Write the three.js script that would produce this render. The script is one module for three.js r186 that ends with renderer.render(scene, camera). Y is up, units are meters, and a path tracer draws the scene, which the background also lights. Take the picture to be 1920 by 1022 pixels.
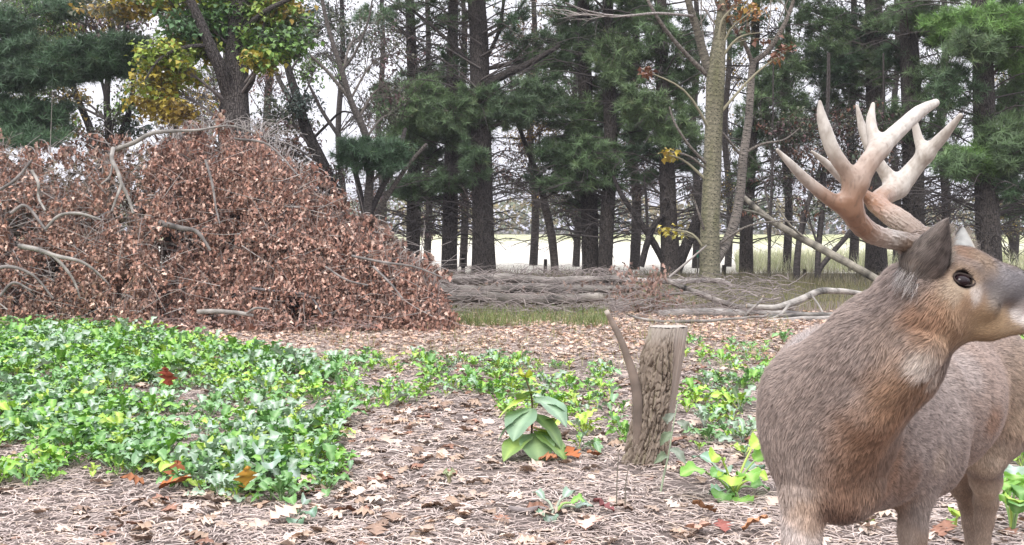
import * as THREE from 'three';
import { ImprovedNoise } from 'three/addons/math/ImprovedNoise.js';
import { mergeGeometries } from 'three/addons/utils/BufferGeometryUtils.js';

// ---------- camera, sky, sun, exposure ----------
const scene = new THREE.Scene();
const FPX = 2059, HORIZON = 430, CAM_H = 1.15;
const PITCH = Math.atan((511 - HORIZON) / FPX);
const camera = new THREE.PerspectiveCamera(2 * Math.atan(511 / FPX) * 180 / Math.PI, 1920 / 1022, 0.1, 6000);
camera.position.set(0, CAM_H, 0);
camera.rotation.x = -PITCH;
const renderer = new THREE.WebGLRenderer({ antialias: true });
renderer.toneMapping = THREE.LinearToneMapping;
renderer.toneMappingExposure = 2.3;
renderer.shadowMap.enabled = true;
renderer.shadowMap.type = THREE.PCFSoftShadowMap;

const noiseGen = new ImprovedNoise();
const N3 = (x, y, z) => noiseGen.noise(x, y, z);
const fbm = (x, y, z, o = 3) => { let s = 0, a = 1, t = 0; for (let i = 0; i < o; i++) { s += a * N3(x, y, z); t += a; a *= .5; x *= 2.03; y *= 2.03; z *= 2.03; } return s / t; };
{
  const W = 512, H = 256, d = new Float32Array(W * H * 4);
  for (let j = 0; j < H; j++) {
    const el = ((j + .5) / H - .5) * Math.PI, y = Math.sin(el), c = Math.cos(el);
    for (let i = 0; i < W; i++) {
      const a = ((i + .5) / W - .5) * 2 * Math.PI, x = c * Math.cos(a), z = c * Math.sin(a);
      const k = (y > 0 ? .44 + .9 * y : .44) * (1 + .12 * fbm(x * 2, y * 4, z * 2, 4));
      const o = (j * W + i) * 4;
      d[o] = k * .965; d[o + 1] = k * .965; d[o + 2] = k * 1.05; d[o + 3] = 1;
    }
  }
  const t = new THREE.DataTexture(d, W, H, THREE.RGBAFormat, THREE.FloatType);
  t.mapping = THREE.EquirectangularReflectionMapping; t.magFilter = t.minFilter = THREE.LinearFilter; t.needsUpdate = true;
  scene.background = t; scene.environment = t;
}
const sun = new THREE.DirectionalLight(new THREE.Color(1, .95, .87), 1.0);
sun.position.set(-9, 22, 8); sun.target.position.set(0, 0, -10); sun.castShadow = true;
sun.shadow.radius = 40; sun.shadow.mapSize.set(2048, 2048);
Object.assign(sun.shadow.camera, { left: -25, right: 25, top: 25, bottom: -25, near: 1, far: 90 });
scene.add(sun, sun.target);

// ---------- helpers ----------
function mulberry(a) { return () => { a = (a + 0x6D2B79F5) | 0; let t = Math.imul(a ^ (a >>> 15), 1 | a); t = (t + Math.imul(t ^ (t >>> 7), 61 | t)) ^ t; return ((t ^ (t >>> 14)) >>> 0) / 4294967296; }; }
const V = (x, y, z) => new THREE.Vector3(x, y, z);
const FWD = V(0, -Math.sin(PITCH), -Math.cos(PITCH)), UPV = V(0, Math.cos(PITCH), -Math.sin(PITCH));
// a pixel of the photograph at a depth (metres along the view axis) as a point in the place
const at = (px, py, d) => V((px - 960) / FPX * d, CAM_H, 0).addScaledVector(FWD, d).addScaledVector(UPV, (511 - py) / FPX * d);
const proj = (p) => { const q = V(p.x, p.y - CAM_H, p.z), d = q.dot(FWD); return [960 + q.x / d * FPX, 511 - q.dot(UPV) / d * FPX, d]; };
const onGround = (px, py) => { const r = at(px, py, 1).sub(camera.position), t = -CAM_H / r.y; return camera.position.clone().addScaledVector(r, t); };
const groundPy = (d) => 511 + (CAM_H + d * FWD.y) * FPX / (d * UPV.y);
const groundH = (x, z) => { const d = Math.hypot(x, z), f = Math.max(0, 1 - Math.max(0, d - 14) / 14); return f * (.035 * fbm(x * .6, 3, z * .6, 2) + .012 * fbm(x * 3.1, 8, z * 3.1, 2)); };
const lerp = (a, b, t) => a + (b - a) * t, clamp = (x, a = 0, b = 1) => Math.min(b, Math.max(a, x));
const sstep = (a, b, x) => { const t = clamp((x - a) / (b - a)); return t * t * (3 - 2 * t); };
const mixc = (a, b, t) => [lerp(a[0], b[0], t), lerp(a[1], b[1], t), lerp(a[2], b[2], t)];
const used = new Map();
function numbered(n) { const k = used.get(n) || 0; used.set(n, k + 1); return k ? n + '_' + String(k).padStart(3, '0') : n; }
function tag(o, label, category, group, kind) { if (label) o.userData.label = label; if (category) o.userData.category = category; if (group) o.userData.group = group; if (kind) o.userData.kind = kind; return o; }
function thing(name, pos, label, category, group, kind) { const g = new THREE.Group(); g.name = numbered(name); g.position.copy(pos); scene.add(g); return tag(g, label, category, group, kind); }
function worldPos(parent) { const p = V(0, 0, 0); for (let o = parent; o && o !== scene; o = o.parent) p.add(o.position); return p; }
function place(mesh, name, parent, kind) { mesh.name = parent === scene ? numbered(name) : name; mesh.castShadow = mesh.receiveShadow = true; parent.add(mesh); if (kind) mesh.userData.kind = kind; return mesh; }

class GB {
  constructor() { this.p = []; this.c = []; this.u = []; this.i = []; }
  v(p, c, u = 0, v = 0) { this.p.push(p.x, p.y, p.z); this.c.push(c[0], c[1], c[2]); this.u.push(u, v); return this.p.length / 3 - 1; }
  tri(a, b, c) { this.i.push(a, b, c); }
  quad(a, b, c, d) { this.i.push(a, b, c, a, c, d); }
  // a tube through pts with radii; col(t, a) gives the colour, off(t, a, point) a radial offset factor
  tube(pts, rad, seg, col, opt = {}) {
    const n = pts.length, T = []; for (let k = 0; k < n; k++) T.push(pts[Math.min(n - 1, k + 1)].clone().sub(pts[Math.max(0, k - 1)]).normalize());
    let side = Math.abs(T[0].y) > .9 ? V(1, 0, 0) : V(0, 1, 0); side = side.clone().addScaledVector(T[0], -side.dot(T[0])).normalize();
    const rows = [], circ = Math.max(1, Math.round(2 * Math.PI * rad[0] / (opt.tex || .5))); let len = 0;
    for (let k = 0; k < n; k++) {
      if (k) { side.addScaledVector(T[k], -side.dot(T[k])).normalize(); len += pts[k].distanceTo(pts[k - 1]); }
      const b = T[k].clone().cross(side), row = [], t = k / (n - 1);
      for (let s = 0; s <= seg; s++) {
        const a = s % seg / seg * 2 * Math.PI, r = rad[k] * (opt.off ? opt.off(t, a, pts[k], len) : 1);
        row.push(this.v(pts[k].clone().addScaledVector(side, Math.cos(a) * r).addScaledVector(b, Math.sin(a) * r), typeof col === 'function' ? col(t, a, pts[k]) : col, s / seg * circ, len / (opt.tex || .5)));
      }
      rows.push(row);
    }
    for (let k = 0; k < n - 1; k++) for (let s = 0; s < seg; s++) this.quad(rows[k][s], rows[k][s + 1], rows[k + 1][s + 1], rows[k + 1][s]);
    if (opt.cap !== false) for (const [row, p, flip] of [[rows[0], pts[0], 1], [rows[n - 1], pts[n - 1], 0]]) {
      const cc = opt.capCol || (typeof col === 'function' ? col(flip ? 0 : 1, 0, p) : col), m = this.v(p, cc);
      const ring = row.map((q) => this.v(V(this.p[q * 3], this.p[q * 3 + 1], this.p[q * 3 + 2]), cc));
      for (let s = 0; s < seg; s++) flip ? this.tri(m, ring[s + 1], ring[s]) : this.tri(m, ring[s], ring[s + 1]);
    }
    return this;
  }
  geo() {
    const g = new THREE.BufferGeometry();
    g.setAttribute('position', new THREE.Float32BufferAttribute(this.p, 3)); g.setAttribute('color', new THREE.Float32BufferAttribute(this.c, 3)); g.setAttribute('uv', new THREE.Float32BufferAttribute(this.u, 2));
    g.setIndex(this.i); g.computeVertexNormals(); return g;
  }
  build(name, mat, parent = scene, kind) { const w = worldPos(parent), g = this.geo(); g.translate(-w.x, -w.y, -w.z); return place(new THREE.Mesh(g, mat), name, parent, kind); }
}
// many small alike pieces that nobody could count: list holds [Matrix4, colour]
function scatter(name, geo, mat, list, parent, kind = 'stuff') {
  const m = new THREE.InstancedMesh(geo, mat, list.length), w = worldPos(parent), c = new THREE.Color(), t = new THREE.Matrix4().makeTranslation(-w.x, -w.y, -w.z), q = new THREE.Matrix4();
  list.forEach(([mat4, col], k) => { m.setMatrixAt(k, q.multiplyMatrices(t, mat4)); m.setColorAt(k, c.setRGB(col[0], col[1], col[2])); });
  return place(m, name, parent, kind);
}
const M4 = (p, q, s) => new THREE.Matrix4().compose(p, q, s.isVector3 ? s : V(s, s, s));
const YUP = V(0, 1, 0);
const qTo = (dir, spin = 0) => new THREE.Quaternion().setFromUnitVectors(YUP, dir).multiply(new THREE.Quaternion().setFromAxisAngle(YUP, spin));
const qEul = (x, y, z, o = 'YXZ') => new THREE.Quaternion().setFromEuler(new THREE.Euler(x, y, z, o));
const spline = (pts, n) => new THREE.CatmullRomCurve3(pts, false, 'centripetal').getPoints(n);
const radLerp = (r, n) => Array.from({ length: n + 1 }, (_, k) => { const f = k / n * (r.length - 1), i = Math.min(r.length - 2, Math.floor(f)); return lerp(r[i], r[i + 1], f - i); });

// textures: value noise that tiles
function tileNoise(seed) {
  const r = mulberry(seed), T = Float32Array.from({ length: 65536 }, r);
  return (x, y, px, py) => { const ix = Math.floor(x), iy = Math.floor(y), fx = x - ix, fy = y - iy, g = (a, b) => T[((((a % px) + px) % px) + (((b % py) + py) % py) * 256) & 65535]; const sx = fx * fx * (3 - 2 * fx), sy = fy * fy * (3 - 2 * fy); return lerp(lerp(g(ix, iy), g(ix + 1, iy), sx), lerp(g(ix, iy + 1), g(ix + 1, iy + 1), sx), sy); };
}
function tex(w, h, fn, srgb) {
  const d = new Uint8Array(w * h * 4);
  for (let j = 0; j < h; j++) for (let i = 0; i < w; i++) { const c = fn(i / w, j / h), o = (j * w + i) * 4; for (let k = 0; k < 3; k++) d[o + k] = clamp(typeof c === 'number' ? c : c[k]) * 255; d[o + 3] = 255; }
  const t = new THREE.DataTexture(d, w, h); t.wrapS = t.wrapT = THREE.RepeatWrapping; t.magFilter = THREE.LinearFilter; t.minFilter = THREE.LinearMipmapLinearFilter; t.generateMipmaps = true;
  if (srgb) t.colorSpace = THREE.SRGBColorSpace; t.needsUpdate = true; return t;
}
const TN = tileNoise(11);
const barkFn = (u, v) => { // furrowed bark: long vertical plates with ragged edges
  const wob = TN(u * 6, v * 8, 6, 8) * .16 + TN(u * 20, v * 24, 20, 24) * .05, x = (u + wob) * 9, f = Math.abs(x - Math.floor(x) - .5) * 2;
  const cr = TN(Math.floor(x + 99) * 1.7 + .5, v * 9, 64, 9), plate = sstep(.05, .5, 1 - f) * sstep(.12, .32, Math.abs(cr - .5) * 2 + .15);
  return clamp(plate * .7 + .3 * TN(u * 48, v * 48, 48, 48));
};
const barkBump = tex(256, 256, barkFn), barkMap = tex(256, 256, (u, v) => { const b = barkFn(u, v), l = TN(u * 14 + 3, v * 14, 14, 14); return .38 + .5 * b + .2 * (l - .5); }, true);
const smoothFn = (u, v) => .55 + .3 * TN(u * 5, v * 22, 5, 22) + .2 * TN(u * 40, v * 40, 40, 40) - .35 * sstep(.72, .8, TN(u * 9, v * 40, 9, 40));
const smoothMap = tex(256, 256, smoothFn, true), smoothBump = tex(256, 256, smoothFn);
const M = {
  bark: new THREE.MeshStandardMaterial({ vertexColors: true, roughness: .95, map: barkMap, bumpMap: barkBump, bumpScale: .03 }),
  smoothBark: new THREE.MeshStandardMaterial({ vertexColors: true, roughness: .9, map: smoothMap, bumpMap: smoothBump, bumpScale: .006 }),
  twig: new THREE.MeshStandardMaterial({ vertexColors: true, roughness: .9 }),
  needle: new THREE.MeshPhysicalMaterial({ vertexColors: true, roughness: .6, side: THREE.DoubleSide, transmission: .2, thickness: 0 }),
  leaf: new THREE.MeshPhysicalMaterial({ vertexColors: true, roughness: .7, side: THREE.DoubleSide, transmission: .35, thickness: 0 }),
  dryLeaf: new THREE.MeshStandardMaterial({ vertexColors: true, roughness: .8, side: THREE.DoubleSide }),
  green: new THREE.MeshPhysicalMaterial({ vertexColors: true, roughness: .55, side: THREE.DoubleSide, transmission: .22, thickness: 0 }),
  grass: new THREE.MeshPhysicalMaterial({ vertexColors: true, roughness: .6, side: THREE.DoubleSide, transmission: .25, thickness: 0 }),
  limb: new THREE.MeshStandardMaterial({ vertexColors: true, roughness: .9, bumpMap: barkBump, bumpScale: .004 }),
  straw: new THREE.MeshStandardMaterial({ vertexColors: true, roughness: .7, side: THREE.DoubleSide }),
};
M.needle.name = 'pine_needles';

// ---------- ground, field ----------
{
  const grow = (from, to, step, k) => { const a = [from]; while (a[a.length - 1] < to) { a.push(a[a.length - 1] + step); step *= k; } a[a.length - 1] = to; return a; };
  const half = [...Array.from({ length: 110 }, (_, i) => i * .08), ...grow(8.8, 4000, .12, 1.12)];
  const xs = [...half.slice(1).reverse().map((x) => -x), ...half];
  const zs = [...grow(3, 4000, .3, 1.3).reverse(), ...Array.from({ length: 199 }, (_, i) => 2.94 - i * .1), ...grow(16.9, 4000, .12, 1.1).map((z) => -z)];
  const g = new GB();
  for (const z of zs) for (const x of xs) {
    const n = fbm(x * .5, 1, z * .5, 3), m = fbm(x * 2.6, 5, z * 2.6, 2), far = sstep(9, 12, -z);
    let c = mixc([.31, .245, .215], [.45, .37, .325], clamp(.5 + n + .5 * m));
    c = mixc(c, [.56, .39, .29], far * clamp(.55 + n) * (1 - sstep(14, 17, -z)));
    c = mixc(c, [.13, .14, .06], sstep(15.5, 19, -z) * clamp(.6 + m));
    g.v(V(x, groundH(x, z), z), c, x / 1.6, z / 1.6);
  }
  const w = xs.length;
  for (let j = 0; j < zs.length - 1; j++) for (let i = 0; i < w - 1; i++) g.quad(j * w + i, j * w + i + 1, (j + 1) * w + i + 1, (j + 1) * w + i);
  // litter: short overlapping pale strokes over dark soil
  const S = 1024, buf = new Float32Array(S * S).fill(.3), r = mulberry(5);
  for (let k = 0; k < 9000; k++) {
    let x = r() * S, y = r() * S; const a = r() * 6.28, L = 10 + r() * 45, b = .2 + r() * .55, wd = r() < .5 ? 2 : 1; let da = (r() - .5) * .01, an = a;
    for (let s = 0; s < L; s++) { x += Math.cos(an); y += Math.sin(an); an += da; for (let q = 0; q < wd; q++) buf[(((y | 0) + q) & 1023) * S + ((x | 0) & 1023)] = b; }
  }
  const litter = (u, v) => { const b = buf[Math.floor(v * S) * S + Math.floor(u * S)] * (.75 + .5 * TN(u * 60, v * 60, 60, 60)); return [.42 + .58 * b, .41 + .57 * b, .41 + .56 * b]; };
  const map = tex(S, S, litter, true), bump = tex(S, S, (u, v) => litter(u, v)[0]);
  const mesh = g.build('ground', new THREE.MeshStandardMaterial({ vertexColors: true, map, bumpMap: bump, bumpScale: .012, roughness: .95 }), scene, 'structure');
  tag(mesh, 'litter covered bare soil of the woodland edge', 'ground');
}
{
  const g = new GB(), r = mulberry(9); // the pale mown field beyond the row of trees, 4 mm above the ground sheet
  const zs = [28.5, 29.5, 31, 34, 38, 44, 52, 62, 75, 90, 110, 135, 165, 200, 236], nx = 60;
  zs.forEach((z, j) => { for (let i = 0; i <= nx; i++) { const x = lerp(-70 - z * .4, 70 + z * .4, i / nx), zz = z + (j ? 0 : .7 * N3(x * .7, 2, 1)) + .3 * N3(x * .2, j, 4); const n = fbm(x * .06, 7, z * .03, 3); g.v(V(x, .004 + .03 * sstep(28, 34, z), -zz), mixc([.74, .7, .6], [.44, .46, .22], clamp(sstep(60, 130, z) * .85 + n * .5 + sstep(6, 16, x - z * .02) * .3)), x / 6, zz / 6); } });
  for (let j = 0; j < zs.length - 1; j++) for (let i = 0; i < nx; i++) g.quad(j * (nx + 1) + i, j * (nx + 1) + i + 1, (j + 1) * (nx + 1) + i + 1, (j + 1) * (nx + 1) + i);
  const map = tex(256, 256, (u, v) => .84 + .12 * TN(u * 3, v * 40, 3, 40) + .1 * (TN(u * 70, v * 70, 70, 70) - .5), true);
  tag(g.build('field', new THREE.MeshStandardMaterial({ vertexColors: true, map, roughness: 1 }), scene, 'structure'), 'pale mown field behind the row of pines', 'field');
}

// ---------- trees ----------
const BARK = { pine: [.135, .115, .103], dark: [.09, .077, .072], grey: [.15, .13, .115], beech: [.27, .25, .17], pale: [.25, .22, .19], dead: [.36, .32, .29] };
function tuftGeo(seed, n, len, wid, spread) {
  const g = new GB(), r = mulberry(seed);
  for (let k = 0; k < n; k++) {
    const a = k / n * 6.283 * 2.4 + r(), s = spread * Math.sqrt((k + .5) / n), d = V(Math.sin(s) * Math.cos(a), Math.cos(s), Math.sin(s) * Math.sin(a)), p = V(-Math.sin(a), (r() - .5), Math.cos(a)).normalize(), o = V(0, -.02 + .05 * r(), 0), L = len * (.75 + .4 * r()), sh = .8 + .4 * r();
    const c = [sh, sh, sh], q = o.clone().addScaledVector(d, L).add(V(0, -.015, 0));
    g.tri(g.v(o.clone().addScaledVector(p, wid / 2), c), g.v(o.clone().addScaledVector(p, -wid / 2), c), g.v(q, c));
  }
  return g.geo();
}
const TUFT = [tuftGeo(1, 13, .15, .011, 1.25), tuftGeo(2, 13, .14, .012, 1.5)];
function leafGeo(len, wid, fold, droop) { // a small pointed leaf, folded along its rib, four triangles
  const g = new GB(), W = [.9, .9, .9], r = [1, 1, 1], a = g.v(V(0, 0, 0), r), b = g.v(V(wid / 2, fold, len * .45), W), c = g.v(V(0, 0, len * .5), r), d = g.v(V(-wid / 2, fold, len * .45), W), e = g.v(V(0, -droop, len), W);
  g.tri(a, b, c); g.tri(a, c, d); g.tri(b, e, c); g.tri(c, e, d); return g.geo();
}
const LEAF = leafGeo(.11, .085, .015, .02), OVAL = leafGeo(.1, .06, .012, .03);

function twig(gb, a, b, r0, r1, sag, col, seg = 4, n = 4) {
  const m = a.clone().lerp(b, .5); m.y += sag; gb.tube(spline([a, m, b], n), radLerp([r0, r1], n), seg, col, { cap: false });
}
class Tree {
  constructor(name, label, cat, d, pts, bark, opt = {}) {
    this.r = mulberry(opt.seed || Math.round(pts[0][0] * 7 + d * 31)); this.d = d; this.bark = bark; this.opt = opt;
    this.base = at(pts[0][0], groundPy(d), d); this.base.y = groundH(this.base.x, this.base.z) - .03;
    this.root = thing(name, this.base, label, cat, opt.group);
    const P = [this.base.clone()], R = [pts[0][2] * .5 * d / FPX * (opt.flare || 1.35)];
    P.push(this.base.clone().lerp(at(pts[0][0], pts[0][1], d), .12)); R.push(pts[0][2] * .5 * d / FPX * 1.08);
    for (const [px, py, w] of pts) { P.push(at(px, py, d)); R.push(w * .5 * d / FPX); }
    const n = P.length, dir = P[n - 1].clone().sub(P[n - 2]).normalize(), h = (opt.top || 12) - P[n - 1].y;
    if (h > .5) { dir.lerp(YUP, .6).normalize(); P.push(P[n - 1].clone().addScaledVector(dir, h * .5)); R.push(R[n - 1] * .7); P.push(P[n].clone().addScaledVector(YUP, h * .5)); R.push(.02); }
    this.trunkPts = spline(P, 40); this.trunkRad = radLerp(R, 40);
    // arc-length parameters of the spline differ from the control points': look radii up by height
    this.trunkRad = this.trunkPts.map((q) => { for (let k = 0; k < P.length - 1; k++) if (q.y <= P[k + 1].y || k === P.length - 2) return lerp(R[k], R[k + 1], clamp((q.y - P[k].y) / Math.max(.01, P[k + 1].y - P[k].y))); });
    const s = this.r() * 50, gb = new GB(), smooth = opt.smooth;
    gb.tube(this.trunkPts, this.trunkRad, smooth ? 16 : 20, (t, a, p) => { const k = 1 + .5 * fbm(p.x * 2 + s, p.y * 1.3, a, 2); let c = [bark[0] * k, bark[1] * k, bark[2] * k]; const m = fbm(a * .7 + s, p.y * .9, 4, 2); if (opt.moss && m > .02) c = mixc(c, [.13, .14, .05], clamp(m * 3) * .6); return c; },
      { off: (t, a, p, len) => 1 + (smooth ? .03 : .07) * N3(Math.cos(a) * 2 + s, Math.sin(a) * 2, len * (smooth ? .8 : 1.1)) + (t < .06 ? (.06 - t) * 5 * Math.max(0, N3(Math.cos(a) * 1.7, Math.sin(a) * 1.7, s)) : 0), tex: smooth ? .5 : .55 });
    gb.build('trunk', smooth ? M.smoothBark : M.bark, this.root);
    this.tw = new GB(); this.tufts = [[], []]; this.lv = []; this.lv2 = [];
  }
  on(y) { let b = this.trunkPts[0]; for (const q of this.trunkPts) if (Math.abs(q.y - y) < Math.abs(b.y - y)) b = q; return b.clone(); }
  limb(pts, bark = this.bark, seg = 10) { // pts: [px, py, width px, depth offset]
    const P = pts.map(([x, y, w, dd = 0]) => at(x, y, this.d + dd)), R = pts.map(([, , w]) => w * .5 * this.d / FPX), n = pts.length * 5;
    new GB().tube(spline(P, n), radLerp(R, n), seg, (t, a, p) => { const k = 1 + .45 * fbm(p.x * 3, p.y * 3, p.z * 3, 2); return [bark[0] * k, bark[1] * k, bark[2] * k]; }, { tex: .45, off: (t, a, p) => 1 + .08 * N3(p.x * 5, p.y * 5, a) }).build('limb', this.opt.smooth ? M.smoothBark : M.bark, this.root);
    return P;
  }
  // a spray of pine foliage round a point; px, py in the photograph, rx, ry its half sizes there
  spray(px, py, dd, rx, ry, n, col = [.05, .1, .058], up = .35) {
    n *= 2.2; rx *= 1.4; ry *= 1.45; const r = this.r, d = this.d + dd, c = at(px, py, d), a = rx * d / FPX, b = ry * d / FPX, root = this.on(c.y - .25 - .3 * r()), axis = c.clone().sub(root); if (axis.length() < .3) axis.set(r() - .5, .1, r() - .5).normalize().multiplyScalar(.3);
    const tip = c.clone().addScaledVector(axis.clone().normalize(), Math.min(a, b) * .5);
    const br = spline([root, root.clone().lerp(tip, .5).add(V(0, .12 * r() - .05, 0)), tip], 7);
    this.tw.tube(br, radLerp([.028 + .008 * axis.length(), .01], 7), 5, this.bark, { cap: false });
    const tint = .75 + .5 * r(), m = Math.max(4, Math.round(n / 9));
    for (let k = 0; k < m; k++) {
      const s = br[2 + Math.floor(r() * 6)], u = r() * 6.283, f = Math.sqrt(r()), w = 2 * r() - 1;
      const e = c.clone().add(V(Math.cos(u) * f * a, w * b * Math.sqrt(1 - f * f * .7), Math.sin(u) * f * Math.max(a * .55, .35)));
      const st = s.clone().lerp(e, .15 + .35 * r()); twig(this.tw, st, e, .007, .003, .04 * r(), this.bark, 3, 3);
      const dir = e.clone().sub(st).normalize(), L = e.distanceTo(st);
      for (let q = 0; q < 9; q++) {
        const t = 1 - .62 * (q / 9) * (.7 + .5 * r()), p = st.clone().lerp(e, t).add(V((r() - .5) * .14, (r() - .5) * .1, (r() - .5) * .14)), dr = dir.clone().multiplyScalar(.6).add(V((r() - .5) * 1.1, up + (r() - .5) * .7, (r() - .5) * 1.1)).normalize(), k2 = tint * (.6 + .75 * r()), yl = r() < .08 ? .5 : 0;
        this.tufts[q & 1].push([M4(p, qTo(dr, r() * 6), 1 + .6 * r()), [col[0] * k2 + yl * .06, col[1] * k2 + yl * .04, col[2] * k2]]);
      }
    }
  }
  // leafy twigs round a point
  leaves(px, py, dd, rx, ry, n, cols, size = 1, geo = 0, from) {
    n *= 3; rx *= 1.3; ry *= 1.3; const r = this.r, d = this.d + dd, c = at(px, py, d), a = rx * d / FPX, b = ry * d / FPX, root = from || this.on(c.y - .5 - .6 * r()), br = spline([root, root.clone().lerp(c, .55).add(V((r() - .5) * .3, .15, (r() - .5) * .3)), c], 8);
    if (!from || n > 200) this.tw.tube(br, radLerp([.03, .009], 8), 5, this.bark, { cap: false });
    const m = Math.max(3, Math.round(n / 11));
    for (let k = 0; k < m; k++) {
      const s = br[3 + Math.floor(r() * 6)], u = r() * 6.283, f = Math.sqrt(r()), w = 2 * r() - 1, e = c.clone().add(V(Math.cos(u) * f * a, w * b * Math.sqrt(1 - f * f * .75), Math.sin(u) * f * Math.max(.4, a * .6)));
      twig(this.tw, s, e, .008, .003, .06 * r(), this.bark, 3, 3);
      const base = cols[Math.floor(r() * cols.length)];
      for (let q = 0; q < 11; q++) {
        const p = s.clone().lerp(e, .45 + .6 * r()).add(V((r() - .5) * .22, (r() - .5) * .16, (r() - .5) * .22)), k2 = .65 + .7 * r(), cc = mixc(base, cols[Math.floor(r() * cols.length)], .35 * r());
        (geo ? this.lv2 : this.lv).push([M4(p, qEul((r() - .2) * 1.3, r() * 6.283, (r() - .5) * 1.4), size * (.7 + .6 * r())), [cc[0] * k2, cc[1] * k2, cc[2] * k2]]);
      }
    }
  }
  // bare drooping dead branches on the lower trunk
  dead(y0, y1, n, len = 1.6, col = [.075, .065, .062]) {
    n = Math.round(n * 2.2);
    const r = this.r;
    for (let k = 0; k < n; k++) {
      const y = lerp(y0, y1, (k + r()) / n), p = this.on(y), a = r() * 6.283, L = len * (.4 + .8 * r()), dir = V(Math.cos(a), -.12 + .4 * r(), Math.sin(a) * .7), e = p.clone().addScaledVector(dir, L); p.y = y;
      const mid = p.clone().lerp(e, .5).add(V((r() - .5) * .15, .1 + .12 * r(), (r() - .5) * .15)), pts = spline([p, mid, e.clone().add(V(0, -.18 * r() * L, 0))], 8);
      this.tw.tube(pts, radLerp([.014 + .012 * r(), .004], 8), 4, col, { cap: false });
      for (let q = 0; q < 9; q++) { const s = pts[2 + Math.floor(r() * 6)]; twig(this.tw, s, s.clone().add(V((r() - .5) * .9 + dir.x * .3, (r() - .6) * .5, (r() - .5) * .9)), .006, .0025, -.03, col, 3, 3); }
    }
  }
  // an open, forking bare branch
  fork(p, dir, len, rad, lev, col, ends) {
    const r = this.r, e = p.clone().addScaledVector(dir, len), m = p.clone().lerp(e, .5).add(V((r() - .5) * len * .16, (r() - .5) * len * .12, (r() - .5) * len * .16)), pts = spline([p, m, e], 6);
    this.tw.tube(pts, radLerp([rad, rad * .62], 6), rad > .02 ? 6 : 3, col, { cap: false });
    if (lev <= 0) { ends && ends.push(e); return; }
    const kids = 2 + (r() < .6 ? 1 : 0);
    for (let k = 0; k < kids; k++) { const s = pts[k === 0 ? 6 : 2 + Math.floor(r() * 4)], q = dir.clone().add(V((r() - .5) * 1.5, (r() - .35) * .9, (r() - .5) * 1.3)).normalize(); this.fork(s, q, len * (.5 + .35 * r()), rad * .58, lev - 1, col, ends); }
  }
  done() {
    if (this.tw.i.length) this.tw.build('twigs', M.twig, this.root, 'stuff');
    const mesh = [];
    const nT = this.tufts[0].length + this.tufts[1].length;
    if (nT) this.tufts.forEach((l, k) => l.length && scatter('crown', TUFT[k], M.needle, l, this.root));
    if (this.lv.length) scatter('crown', LEAF, M.leaf, this.lv, this.root);
    if (this.lv2.length) scatter('crown', OVAL, M.leaf, this.lv2, this.root);
  }
}
const PINE = [.14, .215, .09], PINE_D = [.07, .135, .065], PINE_L = [.17, .31, .08];
const YEL = [.5, .4, .05], OCH = [.4, .27, .05], LIME = [.3, .42, .06], GRN = [.19, .35, .07], RUS = [.2, .085, .05], MAR = [.13, .065, .07], DUL = [.12, .135, .08], ORG = [.4, .2, .07];

{ // big maple behind the brush heap
  const t = new Tree('maple_tree', 'big furrowed maple trunk with yellow green leaves rising behind the brush heap', 'tree', 20, [[447, 330, 56], [444, 240, 51], [441, 180, 48], [444, 110, 44], [448, 40, 44], [452, -60, 42]], [.19, .165, .155], { top: 12, seed: 3 });
  t.limb([[436, 195, 30], [425, 165, 28, -.15], [413, 128, 24, -.35], [396, 92, 22, -.5], [380, 52, 19, -.6], [352, -10, 15, -.8]]);
  t.limb([[452, 178, 9], [470, 160, 8, -.2], [482, 120, 6, -.3], [490, 70, 5, -.4], [500, 20, 4, -.5]]);
  t.limb([[405, 85, 8, -.4], [350, 88, 7, -.8], [300, 110, 5, -1.1], [272, 150, 3, -1.2]]);
  t.limb([[452, 60, 14], [500, 20, 10, -.6], [560, -10, 7, -.9]]);
  for (const [x, y, rx, ry, n, c] of [[305, 105, 40, 22, 230, [YEL, LIME, LIME]], [345, 85, 45, 20, 260, [LIME, GRN, YEL]], [290, 150, 28, 22, 170, [YEL, YEL, LIME]], [285, 190, 30, 22, 170, [YEL, OCH]], [315, 205, 30, 16, 150, [YEL, OCH]], [335, 130, 40, 22, 120, [LIME, YEL]], [385, 40, 55, 30, 320, [GRN, [.13, .26, .1]]], [340, 45, 30, 20, 120, [[.12, .24, .1]]], [440, 8, 70, 22, 420, [[.22, .42, .08], GRN, LIME]], [520, 20, 50, 20, 260, [GRN, LIME, OCH]], [495, 70, 40, 28, 260, [GRN, LIME]], [540, 75, 40, 25, 230, [GRN, [.06, .12, .05]]], [500, 110, 28, 18, 130, [LIME, GRN, YEL]], [565, 60, 30, 30, 140, [GRN, DUL]], [410, 60, 30, 25, 130, [GRN]], [450, -60, 130, 50, 500, [GRN, LIME]], [230, 12, 70, 14, 170, [YEL, OCH, DUL]], [300, -20, 80, 30, 260, [GRN, YEL]]]) t.leaves(x, y, -.9 + 1.4 * t.r(), rx * 1.15, ry * 1.2, n * 1.2, c, .95);
  t.done();
}
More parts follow.
